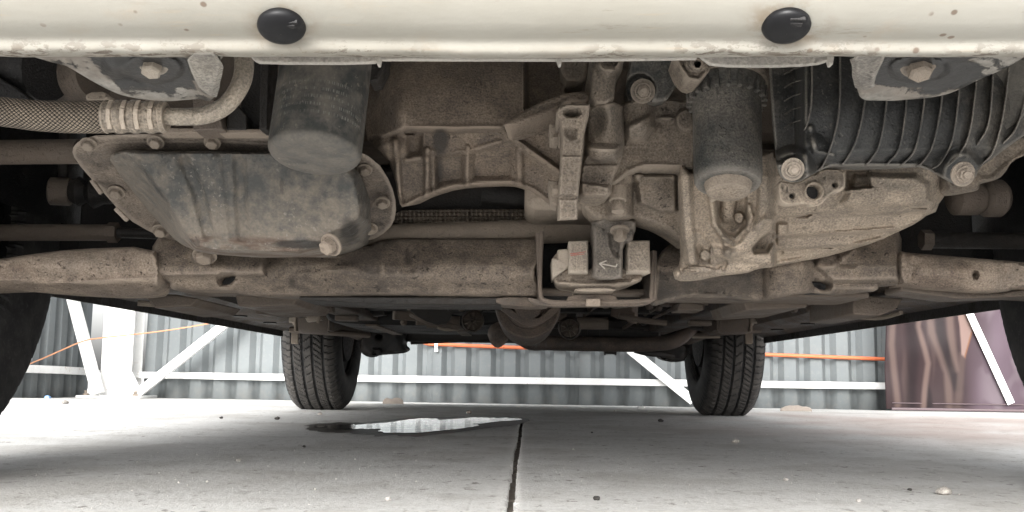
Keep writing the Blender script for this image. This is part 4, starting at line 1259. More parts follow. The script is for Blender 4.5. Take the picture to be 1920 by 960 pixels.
MB().lathe([(0.0075, 0), (0.0075, 0.012), (0.0055, 0.013), (0.0055, 0.022)], at(1158, 352, 0.86), (0, -0.2, -1), 14).build('breather_stub', M['cast'], low)

# ------------------------------------------------------------------ dark canister beside the air duct
ca, cb_ = at(1362, 175, 0.795), at(1365, 345, 0.775)
cd = cb_ - ca
cl = cd.length
rr = 66 * 0.785 / F
cans = MB().lathe([(rr * 1.12, -0.05), (rr * 1.12, -0.004), (rr * 1.08, 0.0), (rr, 0.003), (rr * 0.985, 0.03), (rr * 0.965, cl * 0.9), (rr * 0.95, cl * 0.97), (rr * 0.9, cl * 1.0), (rr * 0.7, cl * 1.005), (0.001, cl * 1.01)], ca, cd, 48).build('dark_canister', M['canister'], car)
mb = MB()
cdn = cd.normalized()
for k in range(22):
    a = 2 * math.pi * k / 22
    u = Vector((math.cos(a), math.sin(a), 0)); u = (u - cdn * u.dot(cdn)).normalized()
    rot = Matrix((cdn.cross(u), u, cdn)).transposed()
    mb.box(ca + u * rr * 1.08 + cdn * 0.003, (0.0035, 0.005, 0.014), rot)
mb.build('crimp_teeth', M['canister'], cans, 0.0006)
MB().lathe([(rr * 1.20, -0.013), (rr * 1.22, -0.011), (rr * 1.22, -0.0075), (rr * 1.18, -0.006)], ca, cd, 48).build('collar', M['cast'], cans)
MB().lathe([(rr * 0.70, cl * 0.97), (rr * 0.66, cl * 1.03), (rr * 0.60, cl * 1.09), (rr * 0.5, cl * 1.11), (0.001, cl * 1.115)], ca, cd, 32).build('canister_foot', M['cast'], cans)
clip = MB().prism(chaikin([(1340, 352), (1394, 348), (1396, 366), (1380, 362), (1360, 362), (1344, 370)], 1), 0.80, 0.83).build('wire_clip', M['cast_light'], cans, 0.001)

# ------------------------------------------------------------------ gearbox case with its pan
GB = [(1270, 300), (1300, 330), (1445, 280), (1452, 300), (1480, 300), (1790, 300), (1784, 345), (1775, 362), (1752, 392), (1720, 418), (1690, 432), (1640, 455), (1590, 470), (1540, 484), (1490, 492), (1460, 500), (1420, 504), (1400, 513), (1345, 518), (1305, 527), (1266, 528), (1262, 512), (1280, 494), (1276, 430)]
def gb_depth(x, y):
    Y = 0.835 + np.clip(y - 330, 0, 300) * 0.00042
    right = _ss((x - 1445) / 12)
    # three ledges stepping back under the right-hand pan
    e1 = 398 - (x - 1450) * 0.02 - 6 * _ss((1520 - x) / 30) * -1
    e2 = 440 - (x - 1450) * 0.05
    e3 = 468 - (x - 1450) * 0.08
    st = 0.016 * _ss((y - e1) / 6) + 0.022 * _ss((y - e2) / 7) + 0.02 * _ss((y - e3) / 6)
    return Y + right * (0.02 + st) + 0.03 * _ss((x - 1740) / 40)
gb = relief('gearbox_case', GB, gb_depth, M['cast_light'], car,
            [('plat', [(1600, 318), (1720, 322), (1748, 340), (1752, 384), (1722, 394), (1600, 398), (1570, 384)], 0.014, 16), ('plat', [(1584, 318), (1632, 318), (1634, 354), (1586, 358)], -0.020, 7), ('rib', [(1586, 358), (1636, 354)], 4, 0.008),
             ('rib', [(1440, 412), (1514, 412), (1526, 404), (1735, 396)], 5, 0.010), ('rib', [(1478, 444), (1560, 438), (1677, 428)], 4, 0.008), ('rib', [(1470, 474), (1560, 468), (1650, 448)], 4, 0.008), ('rib', [(1440, 496), (1500, 486)], 4, 0.006),
             ('plat', [(1412, 478), (1408, 464), (1424, 444), (1440, 434), (1454, 434), (1454, 456), (1440, 476)], -0.034, 7), ('plat', [(1454, 414), (1480, 418), (1478, 456), (1470, 464), (1454, 462)], 0.012, 6),
             ('rib', [(1444, 412), (1420, 430), (1396, 462), (1366, 476)], 15, 0.016), ('rib', [(1432, 280), (1432, 400), (1424, 420)], 14, 0.018),
             ('plat', [(1334, 344), (1402, 344), (1404, 424), (1380, 446), (1362, 444), (1344, 424)], -0.018, 8), ('cyl', [(1366, 352), (1366, 404)], 15, 0.012), ('rib', [(1404, 386), (1410, 406), (1402, 428)], 5, 0.012), ('boss', 1386, 408, 10, 12, 0.014),
             ('rib', [(1329, 345), (1339, 420), (1356, 446), (1374, 456)], 6, 0.016), ('rib', [(1358, 446), (1364, 472)], 8, 0.010),
             ('rib', [(1284, 318), (1290, 420), (1298, 490)], 13, 0.022), ('rib', [(1306, 440), (1330, 470), (1440, 488)], 12, 0.010),
             ('boss', 1322, 478, 10, 11, 0.020), ('rib', [(1334, 466), (1334, 490)], 4, 0.012), ('boss', 1311, 506, 33, 7, 0.014), ('rib', [(1266, 512), (1300, 514)], 6, 0.010),
             ('rib', [(1345, 500), (1360, 492), (1356, 502)], 5, -0.012), ('boss', 1268, 512, 9, 10, 0.014), ('boss', 1526, 359, 20, 20, -0.06), ('boss', 1485, 367, 9, 9, -0.04), ('boss', 1565, 347, 9, 9, -0.04), ('boss', 1544, 325, 16, 12, -0.03)],
            step=2.4, back=0.06, edge=(6, 0.012), noise=(0.0024, 45), smooth=1)
hole = relief('bracket_plate', [(1457, 338), (1486, 344), (1500, 340), (1520, 328), (1532, 326), (1540, 316), (1584, 318), (1586, 340), (1582, 358), (1560, 362), (1550, 372), (1540, 384), (1524, 388), (1510, 382), (1496, 384), (1478, 386), (1464, 380), (1459, 366)],
              (0.790, 0.0, 350), M['cast_light'], gb, [('boss', 1526, 359, 21, 21, 0.004)], step=2.5, back=0.02, edge=(2.5, 0.002), noise=(0.0008, 90), holes=[ellipse(1526, 359, 14, 14, 22), ellipse(1485, 367, 5, 5, 12), ellipse(1565, 347, 5, 5, 12)], smooth=1)
plain('hole_shade_plate', [(1476, 352), (1540, 336), (1574, 338), (1572, 354), (1548, 366), (1530, 380), (1500, 378), (1478, 378)], 0.797, 0.80, M['rubber'], gb, 0.0)  # dark plate added behind the bracket holes to stand for their shade
ear = relief('case_ear', [(1770, 300), (1960, 240), (1960, 270), (1925, 290), (1900, 300), (1880, 330), (1862, 340), (1838, 340), (1836, 356), (1824, 360), (1780, 362), (1768, 340)], (0.86, 0.0, 300), M['cast'], gb,
             [('rib', [(1838, 338), (1862, 336), (1890, 312), (1950, 270)], 8, 0.006)], step=4, back=0.04, edge=(5, 0.006), noise=(0.002, 50), smooth=1)

# ------------------------------------------------------------------ ribbed black air duct
AD = [(1440, 88), (1990, 88), (1990, 190), (1930, 248), (1886, 278), (1858, 300), (1836, 314), (1828, 336), (1806, 350), (1784, 344), (1762, 332), (1744, 320), (1720, 312), (1560, 312), (1540, 318), (1512, 334), (1498, 342), (1476, 342), (1460, 330), (1454, 300), (1446, 200)]
def ad_depth(x, y):
    Y = 0.705 + 0.0000012 * (y - 200) ** 2
    Y = Y + 0.016 * _ss((y - 282 + (x - 1560) * 0.03) / 30)          # underside turns back
    Y = Y + 0.05 * _ss((1512 - x) / 24) * (1 - _ss((y - 300) / 10) * 0.5)
    Y = Y + 0.00018 * np.clip(x - 1800, 0, 300)
    Y = Y - 0.03 * _ss((2 - np.hypot((x - 1486) / 24, (y - 318) / 24)) / 0.8) - 0.02 * _ss((2 - np.hypot((x - 1804) / 26, (y - 326) / 26)) / 0.8)
    return Y
ribs = [[(1522, 90), (1522, 180), (1516, 225), (1507, 246)], [(1575, 90), (1574, 200), (1562, 262), (1544, 308), (1534, 318)], [(1623, 90), (1622, 185), (1606, 262), (1584, 303), (1574, 310)], [(1664, 90), (1663, 185), (1650, 268), (1630, 303), (1620, 310)],
        [(1701, 90), (1700, 185), (1688, 272), (1668, 303), (1658, 310)], [(1734, 90), (1733, 188), (1718, 274), (1698, 303), (1686, 310)], [(1767, 90), (1766, 186), (1750, 270), (1730, 304), (1716, 312)], [(1799, 90), (1798, 175), (1786, 262), (1764, 305), (1748, 316)],
        [(1831, 90), (1830, 160), (1818, 248), (1798, 290), (1776, 312)], [(1863, 90), (1862, 140), (1854, 230), (1832, 272)], [(1894, 90), (1892, 130), (1880, 220), (1862, 284), (1838, 310)], [(1924, 90), (1922, 180), (1905, 240), (1880, 270)]]
duct = relief('air_duct', AD, ad_depth, M['plastic'], car,
              [('rib', [(1512, 330), (1560, 308), (1720, 308), (1766, 330)], 4, 0.004), ('rib', [(1520, 240), (1530, 285), (1560, 292)], 7, 0.006), ('hump', 1526, 272, 30, 26, 0.008)],
              step=2.8, back=0.008, edge=(4, 0.004), noise=(0.0015, 40), smooth=1)
def fin(pl, wd=2.4, proud=0.0065):
    """moulded rib standing on the duct skin along a curve"""
    P = catmull([Vector((x, y, 0)) for x, y in pl], 8)
    rings = []
    for i, p in enumerate(P):
        Y = float(ad_depth(np.array([p.x]), np.array([p.y]))[0])
        t = (P[min(i + 1, len(P) - 1)] - P[max(i - 1, 0)]).normalized()
        nx, ny = -t.y, t.x
        e = min(1.0, (len(P) - 1 - i) / 5 + 0.15)
        rings.append([at(p.x + nx * wd, p.y + ny * wd, Y + 0.004), at(p.x + nx * wd * 0.55, p.y + ny * wd * 0.55, Y - proud * e), at(p.x - nx * wd * 0.55, p.y - ny * wd * 0.55, Y - proud * e), at(p.x - nx * wd, p.y - ny * wd, Y + 0.004)])
    MB().loft(rings).build('rib', M['fin'], duct, 0.0006, 50)
MB().prism(chaikin([(1530, 90), (1960, 90), (1960, 180), (1900, 240), (1840, 275), (1560, 282), (1530, 240)], 2), 0.722, 0.80).build('duct_body', M['plastic'], duct, 0.004)
for r_ in ribs: fin(r_)
for y0 in (140, 165, 190, 215, 240): fin([(1470, y0), (1485, y0 - 9), (1502, y0 - 15)], 1.8, 0.005)
bolt(duct, 1486, 317, 0.672, 11.5, (-0.03, -0.93, -0.36), 'cast', 1, 0.2, 1.0)
bolt(duct, 1804, 326, 0.700, 12.5, (0.1, -0.93, -0.3), 'bolt', 1, 0.5, 1.1)

# ------------------------------------------------------------------ subframe crossmember
SFL = [(286, 446), (330, 440), (480, 450), (690, 462), (712, 450), (760, 446), (800, 447), (900, 447), (1010, 446), (1016, 436), (1019, 470), (1008, 500), (1002, 512), (1008, 530), (1012, 556), (1006, 560), (960, 559), (860, 556), (720, 555), (600, 556), (520, 557), (480, 556), (452, 552), (440, 545), (330, 545), (320, 540), (318, 528), (290, 520), (285, 512)]
def sf_depth(x, y):
    Y = 1.02 + np.clip(500 - y, 0, 100) * 0.0005 + 0.0000014 * np.clip(y - 505, 0, 60) ** 2 * 10
    return Y
sfr = relief('subframe', SFL, sf_depth, M['subframe'], car,
             [('plat', [(286, 440), (500, 452), (500, 520), (320, 524), (286, 518)], 0.014, 8), ('hump', 764, 485, 24, 50, -0.006), ('hump', 540, 525, 24, 40, -0.005), ('rib', [(540, 478), (700, 520), (1000, 520)], 12, 0.003), ('rib', [(716, 452), (718, 510)], 4, 0.003),
              ('rib', [(480, 550), (720, 549), (1000, 552)], 5, 0.006), ('rib', [(560, 506), (640, 498)], 5, -0.003), ('boss', 382, 480, 26, 18, 0.02), ('hump', 900, 490, 70, 36, 0.004)],
             step=4, back=0.10, edge=(5, 0.008), noise=(0.0026, 40), holes=[chaikin([(408, 514), (444, 514), (440, 526), (430, 534), (412, 535)], 1)], smooth=1,
             oilfn=lambda x, y: 0.62 * np.exp(-((x - 766) / 13) ** 2 - ((y - 484) / 24) ** 2) + 0.5 * np.exp(-((x - 548) / 14) ** 2 - ((y - 528) / 22) ** 2) + 0.3 * np.exp(-((x - 970) / 50) ** 2 - ((y - 475) / 30) ** 2))
bolt(sfr, 384, 478, 0.99, 15, (0, -0.5, -0.86), 'subframe', 0, 0.4, 0.9)
SFR = [(1228, 480), (1280, 440), (1450, 430), (1560, 400), (1660, 400), (1690, 438), (1691, 480), (1692, 534), (1662, 536), (1650, 530), (1646, 546), (1610, 550), (1570, 553), (1510, 548), (1470, 556), (1440, 564), (1420, 564), (1380, 558), (1300, 556), (1262, 562), (1232, 574), (1222, 570), (1226, 540)]
sfr2 = relief('subframe_end', SFR, lambda x, y: 1.02 + np.clip(500 - y, 0, 100) * 0.0005 + 0.00001 * np.clip(y - 515, 0, 60) ** 2, M['subframe'], sfr,
              [('cyl', [(1478, 440), (1478, 570)], 46, 0.03), ('plat', [(1545, 400), (1690, 400), (1690, 532), (1560, 534), (1525, 500)], 0.014, 10), ('rib', [(1526, 498), (1560, 500), (1600, 470)], 6, 0.006), ('rib', [(1530, 538), (1640, 540)], 6, 0.006), ('rib', [(1565, 470), (1575, 496), (1600, 498)], 5, -0.008),
               ('rib', [(1232, 566), (1300, 552), (1420, 560)], 5, 0.006), ('hump', 1340, 520, 60, 20, 0.004)],
              step=4, back=0.10, edge=(5, 0.008), noise=(0.0028, 40), holes=[chaikin([(1520, 524), (1558, 529), (1556, 545), (1530, 542)], 1)], smooth=1,
              oilfn=lambda x, y: 0.55 * _ss((1440 - x) / 40) * _ss((y - 500) / 15) + 0.3 * np.exp(-((x - 1478) / 30) ** 2 - ((y - 520) / 30) ** 2))
plain('hole_shade_plate', [(398, 504), (454, 504), (454, 542), (398, 542)], 1.045, 1.05, M['rubber'], sfr)  # dark plates added behind both subframe holes in place of shade inside
plain('hole_shade_plate', [(1510, 514), (1568, 514), (1568, 552), (1510, 552)], 1.045, 1.05, M['rubber'], sfr)
# lower lips of the subframe, folded sheet seen edge on
plain('fold_lip', chaikin([(930, 556), (1010, 558), (1026, 568), (1030, 574), (980, 575), (930, 570)], 1), 1.05, 1.10, M['dark_brown'], sfr, 0.002)
plain('fold_lip', [(560, 555), (940, 557), (940, 572), (700, 570), (560, 562)], 1.06, 1.14, M['dark'], sfr, 0.002)
# underside plate joining both halves behind the mount
mb = MB()
q = [at(300, 545, 1.05), at(1640, 552, 1.05)]
mb.box(((q[0].x + q[1].x) / 2, 1.12, 0.210), (q[1].x - q[0].x, 0.11, 0.006))
mb.build('subframe_floor', M['dark_brown'], sfr, 0.002)

# ------------------------------------------------------------------ rear engine mount in its pocket
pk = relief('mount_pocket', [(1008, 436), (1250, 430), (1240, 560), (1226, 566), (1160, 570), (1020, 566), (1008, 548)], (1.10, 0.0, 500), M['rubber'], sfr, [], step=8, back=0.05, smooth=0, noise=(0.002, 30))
rim = MB()
rim.tube([at(1016, 434, 1.0), at(1013, 500, 1.0), at(1013, 548, 1.0), at(1024, 564, 1.0), at(1080, 567, 1.0), at(1210, 564, 1.0), at(1221, 552, 1.0), at(1224, 500, 1.0), at(1226, 470, 1.0)], 0.0022, 8, 5, squash=1.0)
rim.build('pocket_rim', M['dark_brown'], sfr)
plain('pocket_wall', [(1004, 436), (1017, 436), (1015, 548), (1022, 562), (1010, 562)], 1.0, 1.10, M['dark_brown'], sfr, 0.001)
plain('pocket_wall', [(1220, 470), (1232, 470), (1232, 560), (1216, 562), (1222, 550)], 1.0, 1.10, M['dark_brown'], sfr, 0.001)
plain('pocket_lip', chaikin([(985, 556), (1014, 562), (1060, 566), (1068, 552), (1150, 550), (1162, 566), (1212, 563), (1224, 556), (1236, 558), (1216, 571), (1190, 574), (1100, 574), (1030, 575), (1000, 570)], 1), 1.0, 1.02, M['dark_brown'], sfr, 0.001)
plain('spot_pad', [(1099, 560), (1126, 560), (1126, 574), (1099, 574)], 0.992, 1.0, M['subframe'], sfr, 0.0008)
mount = relief('engine_mount', [(1034, 486), (1044, 474), (1064, 472), (1072, 500), (1104, 506), (1112, 500), (1172, 500), (1180, 512), (1200, 512), (1206, 520), (1198, 530), (1176, 536), (1160, 540), (1140, 546), (1090, 546), (1070, 538), (1048, 536), (1036, 524)],
               (0.985, 0.0, 500), M['cast'], car, [('rib', [(1040, 530), (1090, 534), (1150, 534), (1196, 524)], 5, 0.006), ('rib', [(1078, 524), (1180, 524)], 4, -0.006)], step=3, back=0.07, edge=(4, 0.005), noise=(0.002, 60), smooth=1)
for ol in ([(1066, 452), (1103, 451), (1103, 512), (1066, 512)], [(1176, 451), (1218, 451), (1220, 512), (1175, 512)]):
    relief('mount_block', ol, (0.962, 0.0, 480), M['block'], mount, [], step=3, back=0.075, edge=(2.5, 0.002), noise=(0.001, 120), smooth=0)
plain('step_block', [(1034, 484), (1045, 484), (1045, 468), (1068, 466), (1068, 500), (1036, 522)], 0.975, 1.03, M['block'], mount, 0.0015)
plain('stop_pad', chaikin([(1076, 540), (1158, 540), (1150, 547), (1082, 547)], 1), 0.975, 1.04, M['cast'], mount, 0.0015)
MB().lathe([(0.012, -0.03), (0.012, 0.03)], at(1140, 482, 1.0), (1, 0, 0), 20).build('bush', M['rubber'], mount)
yoke = relief('torque_yoke', [(1110, 408), (1192, 408), (1192, 432), (1188, 440), (1186, 452), (1168, 454), (1167, 512), (1166, 524), (1112, 524), (1114, 500), (1112, 440)], (0.945, 0.0, 450), M['yoke'], car,
              [('plat', [(1138, 436), (1164, 428), (1164, 490), (1150, 482), (1140, 464)], -0.008, 8), ('cyl', [(1130, 408), (1140, 412), (1192, 416)], 18, 0.012), ('hump', 1130, 500, 30, 26, 0.006)], step=3, back=0.06, edge=(4, 0.005), noise=(0.0012, 60), smooth=1)
bolt(yoke, 1162, 430, 0.925, 12, (0.02, -0.35, -0.94), 'bolt', 0, 0.25, 1.7)
mk = MB()
for seg in ([(1124, 494), (1155, 500)], [(1124, 494), (1137, 489)], [(1124, 494), (1134, 504)], [(1155, 500), (1157, 495)]):
    a, b = at(seg[0][0], seg[0][1], 0.936), at(seg[1][0], seg[1][1], 0.936)
    mk.tube([a, b], 0.0007, 5, 1)
mk.build('cast_arrow', M['chalk'], yoke)
mk = MB()
for (x0, y0, x1, y1) in ((1070, 479, 1096, 476), (1074, 476, 1098, 472), (1069, 476, 1078, 475)):
    mk.tube([at(x0, y0, 0.9622), at(x1, y1, 0.9622)], 0.0005, 5, 1)
mk.build('paint_mark', M['redmark'], mount)

# ------------------------------------------------------------------ lower control arms
al = relief('control_arm', [(-260, 500), (-60, 494), (0, 486), (60, 476), (140, 467), (288, 461), (300, 500), (300, 540), (285, 556), (180, 556), (60, 548), (0, 540), (-260, 560)],
            lambda x, y: 1.00 + 0.00009 * np.clip(290 - x, 0, 600) * 0 + 0.0016 * np.clip(y - (528 + (x - 100) * 0.02), 0, 40) + 0.0000012 * (y - 500) ** 2 * 4, M['arm'], car,
            [('rib', [(0, 536), (150, 529), (300, 520)], 5, 0.005), ('hump', 110, 496, 140, 30, 0.008)], step=4.5, back=0.06, edge=(6, 0.010), noise=(0.0024, 45), smooth=1)
ar = relief('control_arm', [(1684, 470), (1706, 474), (1780, 480), (1880, 488), (1960, 496), (2160, 510), (2160, 556), (1960, 540), (1905, 540), (1884, 549), (1830, 548), (1760, 542), (1700, 535), (1688, 532)],
            lambda x, y: 1.00 + 0.0000012 * (y - 510) ** 2 * 4, M['arm'], car, [('hump', 1790, 512, 120, 30, 0.008), ('rib', [(1700, 476), (1712, 500), (1704, 530)], 6, -0.006)], step=4.5, back=0.06, edge=(6, 0.010), noise=(0.0024, 45),
            holes=[chaikin([(1824, 512), (1832, 511), (1832, 520), (1826, 521)], 1)], smooth=1)
plain('arm_flange', [(1690, 532), (1770, 541), (1880, 549), (1920, 541), (2100, 552), (2100, 566), (1920, 556), (1800, 560), (1690, 546)], 1.04, 1.09, M['dark_brown'], ar, 0.002)

# ------------------------------------------------------------------ shafts and links in the dark either side
MB().tube([at(-200, 288, 1.02), at(150, 284, 0.99)], 24 * 1.0 / F, 18, 1).build('drive_shaft', M['dark_brown'], car)
link_l = MB().tube([at(-200, 436, 1.14), at(205, 436, 1.12)], 16 * 1.12 / F, 14, 1).build('tie_rod', M['dark_brown'], car)
MB().lathe([(0.0115, 0), (0.0115, 0.011)], at(203, 436, 1.12), (1, 0, 0), 6).build('lock_nut', M['dark_brown'], link_l)
MB().tube([at(214, 436, 1.12), at(330, 440, 1.12)], 10 * 1.12 / F, 12, 1).build('rod_end', M['dark'], link_l)
sl = MB().lathe([(0.013, 0), (0.016, 0.002), (0.016, 0.022), (0.013, 0.025)], at(92, 358, 1.12), (1, 0.2, 0), 20).build('stabiliser_link', M['dark_brown'], car)
MB().lathe([(0.010, 0.02), (0.017, 0.034), (0.012, 0.042), (0.019, 0.05), (0.014, 0.06), (0.012, 0.09)], at(92, 358, 1.12), (1, 0.05, 0), 20).build('rubber_boot', M['dark'], sl)
MB().tube([at(118, 352, 1.13), at(120, 300, 1.13), at(122, 250, 1.13)], 0.006, 10, 1).build('link_rod', M['dark'], sl)
sr = MB().lathe([(0.010, 0), (0.018, 0.006), (0.018, 0.03), (0.014, 0.036)], at(1780, 372, 1.05), (1, 0.1, 0.03), 20).build('stabiliser_link', M['dark_brown'], car)
MB().lathe([(0.015, 0.036), (0.02, 0.04), (0.02, 0.055), (0.016, 0.06)], at(1780, 372, 1.05), (1, 0.1, 0.03), 20).build('rubber_boot', M['dark_brown'], sr)
link_r = MB().tube([at(1742, 450, 1.12), at(2100, 454, 1.14)], 16 * 1.12 / F, 14, 1).build('tie_rod', M['dark'], car)
MB().lathe([(0.0115, 0), (0.0115, 0.011)], at(1746, 450, 1.12), (-1, 0, 0), 6).build('lock_nut', M['dark_brown'], link_r)

# ------------------------------------------------------------------ steering rack, heat shield, pulleys and dark filler
MB().tube([at(660, 446, 1.075), at(1125, 430, 1.075)], 24 * 1.075 / F, 20, 1).build('steering_rack', M['subframe'], car)
def hs_feat(x, y): return 0.006 * np.sin((x * 0.9 + y * 1.8) * 0.42) * np.sin((x * 0.9 - y * 1.8) * 0.42)
relief('heat_shield', [(736, 396), (800, 392), (1060, 392), (1110, 402), (1108, 422), (1000, 424), (900, 418), (736, 424)], (1.075, 0.0, 400), M['cast'], car, [('fn', hs_feat), ('rib', [(800, 418), (900, 416), (1010, 420)], 5, 0.006)], step=2.6, back=0.02, noise=(0.002, 30), smooth=1)
MB().tube([at(820, 350, 1.12), at(890, 362, 1.12), at(950, 368, 1.12), at(1030, 355, 1.12)], 0.010, 14, 5).build('coolant_pipe', M['dark'], car)
MB().lathe([(0.018, 0), (0.018, 0.05)], at(905, 362, 1.10), (1, 0, -0.1), 18).build('pipe_joint', M['dark'], car)
# alternator drum and pulley seen in the gloom top left
dr = MB().lathe([(0.032, -0.03), (0.040, -0.02), (0.040, 0.0), (0.034, 0.008), (0.034, 0.02), (0.028, 0.03)], at(40, 120, 0.82), (0.9, -0.3, -0.2), 30).build('drive_pulley', M['rubber'], car)
MB().lathe([(0.036, 0.012), (0.036, 0.026), (0.030, 0.04), (0.024, 0.07)], at(60, 130, 0.86), (0.9, -0.3, -0.1), 30).build('pulley_housing', M['dark_brown'], dr)
plain('belt_guard', chaikin([(-40, 130), (10, 150), (60, 186), (60, 200), (-40, 170)], 1), 0.78, 0.80, M['rubber'], dr, 0.001)
# blade-like strip above the flange and the frame posts between pipe and filter
plain('engine_rail', [(306, 239), (520, 242), (520, 250), (300, 249)], 0.782, 0.80, M['subframe'], car, 0.001)
plain('engine_post', [(489, 96), (506, 96), (500, 243), (486, 243)], 0.77, 0.79, M['dark'], car, 0.001)
plain('engine_post', [(360, 150), (405, 190), (418, 242), (362, 244)], 0.77, 0.80, M['dark_brown'], car, 0.001)
plain('engine_post', [(430, 180), (462, 216), (462, 243), (424, 243)], 0.78, 0.80, M['dark'], car, 0.001)
plain('recess_shade_plate', [(452, 90), (516, 90), (513, 243), (452, 243)], 0.80, 0.81, M['rubber'], car, 0.0)  # black plate added for the shade in the gap between pipe and filter
plain('rubber_stop', chaikin([(160, 172), (200, 170), (204, 190), (158, 190)], 1), 0.70, 0.74, M['cast'], car, 0.002)
plain('hanger_plate', [(684, 96), (724, 96), (722, 120), (708, 150), (692, 152)], 0.80, 0.83, M['dark'], car, 0.001)

MB().box((-0.13, 1.10, 0.47), (0.56, 0.34, 0.24)).build('engine_block', M['dark_brown'], car, 0.01)
MB().box((0.26, 1.06, 0.46), (0.36, 0.26, 0.24)).build('gearbox_top', M['dark_brown'], car, 0.01)
MB().box((0.20, 1.02, 0.33), (0.40, 0.12, 0.10)).build('gearbox_core', M['cast'], car, 0.01)
MB().box((-0.12, 1.14, 0.315), (0.30, 0.10, 0.07)).build('block_skirt', M['dark'], car, 0.01)
MB().box((0.0, 1.27, 0.56), (1.12, 0.03, 0.60)).build('firewall', M['rubber'], car, 0.004)

# ------------------------------------------------------------------ wheels
def tyre_mesh():
    half = 0.0975
    cols = []                                   # (x, radius, band)
    tread = frange(-0.080, 0.080, 72)
    R0 = 0.300
    def crown(x): return R0 - 0.9 * x * x - 0.010 * max(0.0, (abs(x) - 0.06) / 0.02) ** 2
    side = [(0.086, 0.279), (0.0915, 0.268), (0.0955, 0.250), (0.0975, 0.232), (0.0970, 0.212), (0.0945, 0.193), (0.090, 0.180), (0.084, 0.172), (0.076, 0.170)]
    prof = [(-x, r_) for x, r_ in reversed(side)] + [(x, crown(x)) for x in tread] + side
    N = 480
    grooves = (-0.050, -0.0165, 0.0165, 0.050)
    vs, worn = [], []
    for i in range(N):
        a = 2 * math.pi * i / N
        for x, r_ in prof:
            rr = r_
            if abs(x) <= 0.0801:
                g = min(abs(x - q) for q in grooves)
                if g < 0.0042: rr -= 0.0075 * min(1.0, (0.0042 - g) / 0.0014)
                else:
                    band = sum(1 for q in grooves if x > q)
                    if band in (0, 4): ph, dep, per, wdt = i + x * 60, 0.0065, 6, 1.0
                    elif band == 2: ph, dep, per, wdt = i - x * 160, 0.0045, 8, 1.0
                    else: ph, dep, per, wdt = i + x * 190, 0.0065, 5, 1.0
                    if (ph % per) < wdt: rr -= dep
            elif abs(x) < 0.093 and (i % 6) < 1.0: rr -= 0.0040
            if abs(x) > 0.094 and 0.225 < r_ < 0.24 : rr += 0.0
            worn.append(1.0 if abs(x) <= 0.0801 and rr > r_ - 0.0005 else 0.0)
            vs.append((x, math.sin(a) * rr, math.cos(a) * rr))
    n = len(prof)
    fs = [(i * n + j, i * n + j + 1, ((i + 1) % N) * n + j + 1, ((i + 1) % N) * n + j) for i in range(N) for j in range(n - 1)]
    me = bpy.data.meshes.new('tyre')
    me.from_pydata(vs, [], fs)
    a = me.attributes.new('worn', 'FLOAT_VECTOR', 'POINT')
    a.data.foreach_set('vector', np.array([(w_, 0, 0) for w_ in worn], dtype=np.float32).ravel())
    me.update()
    return me
def m_tyre():
    t = NT('worn tyre rubber')
    n = t.noise(30, 5, 0.6); n2 = t.noise(200, 4, 0.6)
    col = t.mix(t.ramp(n, 0.35, 0.7), (0.018, 0.018, 0.019), (0.040, 0.039, 0.038))
    col = t.mix(t.math('MULTIPLY', t.ramp(n2, 0.5, 0.8), 0.5), col, (0.09, 0.085, 0.08))
    wv = t.sep(t.attr('worn').outputs['Vector'])[0]
    col = t.mix(t.math('MULTIPLY', wv, t.ramp(n, 0.3, 0.65, 0.35, 0.95)), col, (0.072, 0.066, 0.060))
    return t.out(col, 0.7, 0, t.bump(n2, 0.0006, 0.5), 0.3)
M['tyre'] = m_tyre()
M['black'] = m_black('shade black wheel back', (0.004, 0.004, 0.0045), 0.6)  # shade inside the wheels is put into this near-black colour
M['rim'] = dusty('dark steel rim', (0.03, 0.03, 0.032), (0.09, 0.085, 0.08), 0.4, (0.4, 0.8))
def wheel(x, y, z=0.294):
    w = empty('wheel', (x, y, z))
    w.parent = car
    w.matrix_parent_inverse = Matrix.Translation(-Vector(car.location))
    s_ = 1 if x > 0 else -1
    link('tyre', tyre_mesh(), M['tyre'], w, angle=30)
    rp = [(0.172, -0.078), (0.168, -0.07), (0.164, -0.02), (0.164, 0.05), (0.168, 0.07), (0.172, 0.078)]
    MB().lathe(rp, (0, 0, 0), (s_, 0, 0), 48, False).build('rim', M['black'], w)
    MB().lathe([(0.166, 0.03), (0.13, 0.05), (0.07, 0.055), (0.06, 0.07), (0.001, 0.07)], (0, 0, 0), (s_, 0, 0), 48, False).build('wheel_disc', M['black'], w)
    MB().lathe([(0.02, -0.070), (0.168, -0.068), (0.1705, -0.060), (0.06, -0.05)], (0, 0, 0), (s_, 0, 0), 48).build('back_plate', M['black'], w)
    MB().lathe([(0.05, -0.09), (0.125, -0.085), (0.13, -0.07), (0.13, 0.0), (0.04, 0.01)], (0, 0, 0), (s_, 0, 0), 48).build('brake_drum', M['black'], w)
    return w
WX, RY, FY = 0.700, 3.58, 1.00
first = wheel(-WX, RY, 0.2945)
def copy_wheel(x, y, z, spin):
    w = first.copy(); COL.objects.link(w); w.location = (x, y, z)
    for c in first.children:
        k = c.copy(); COL.objects.link(k); k.parent = w
        k.matrix_basis = Matrix.Rotation(spin, 4, 'X') @ (Matrix.Rotation(math.pi, 4, 'Z') if x > 0 else Matrix.Identity(4))
    return w
copy_wheel(WX, RY, 0.2935, 0.4)
copy_wheel(-0.694, 1.03, 0.2950, 1.1)
copy_wheel(0.694, 1.03, 0.2950, 2.0)

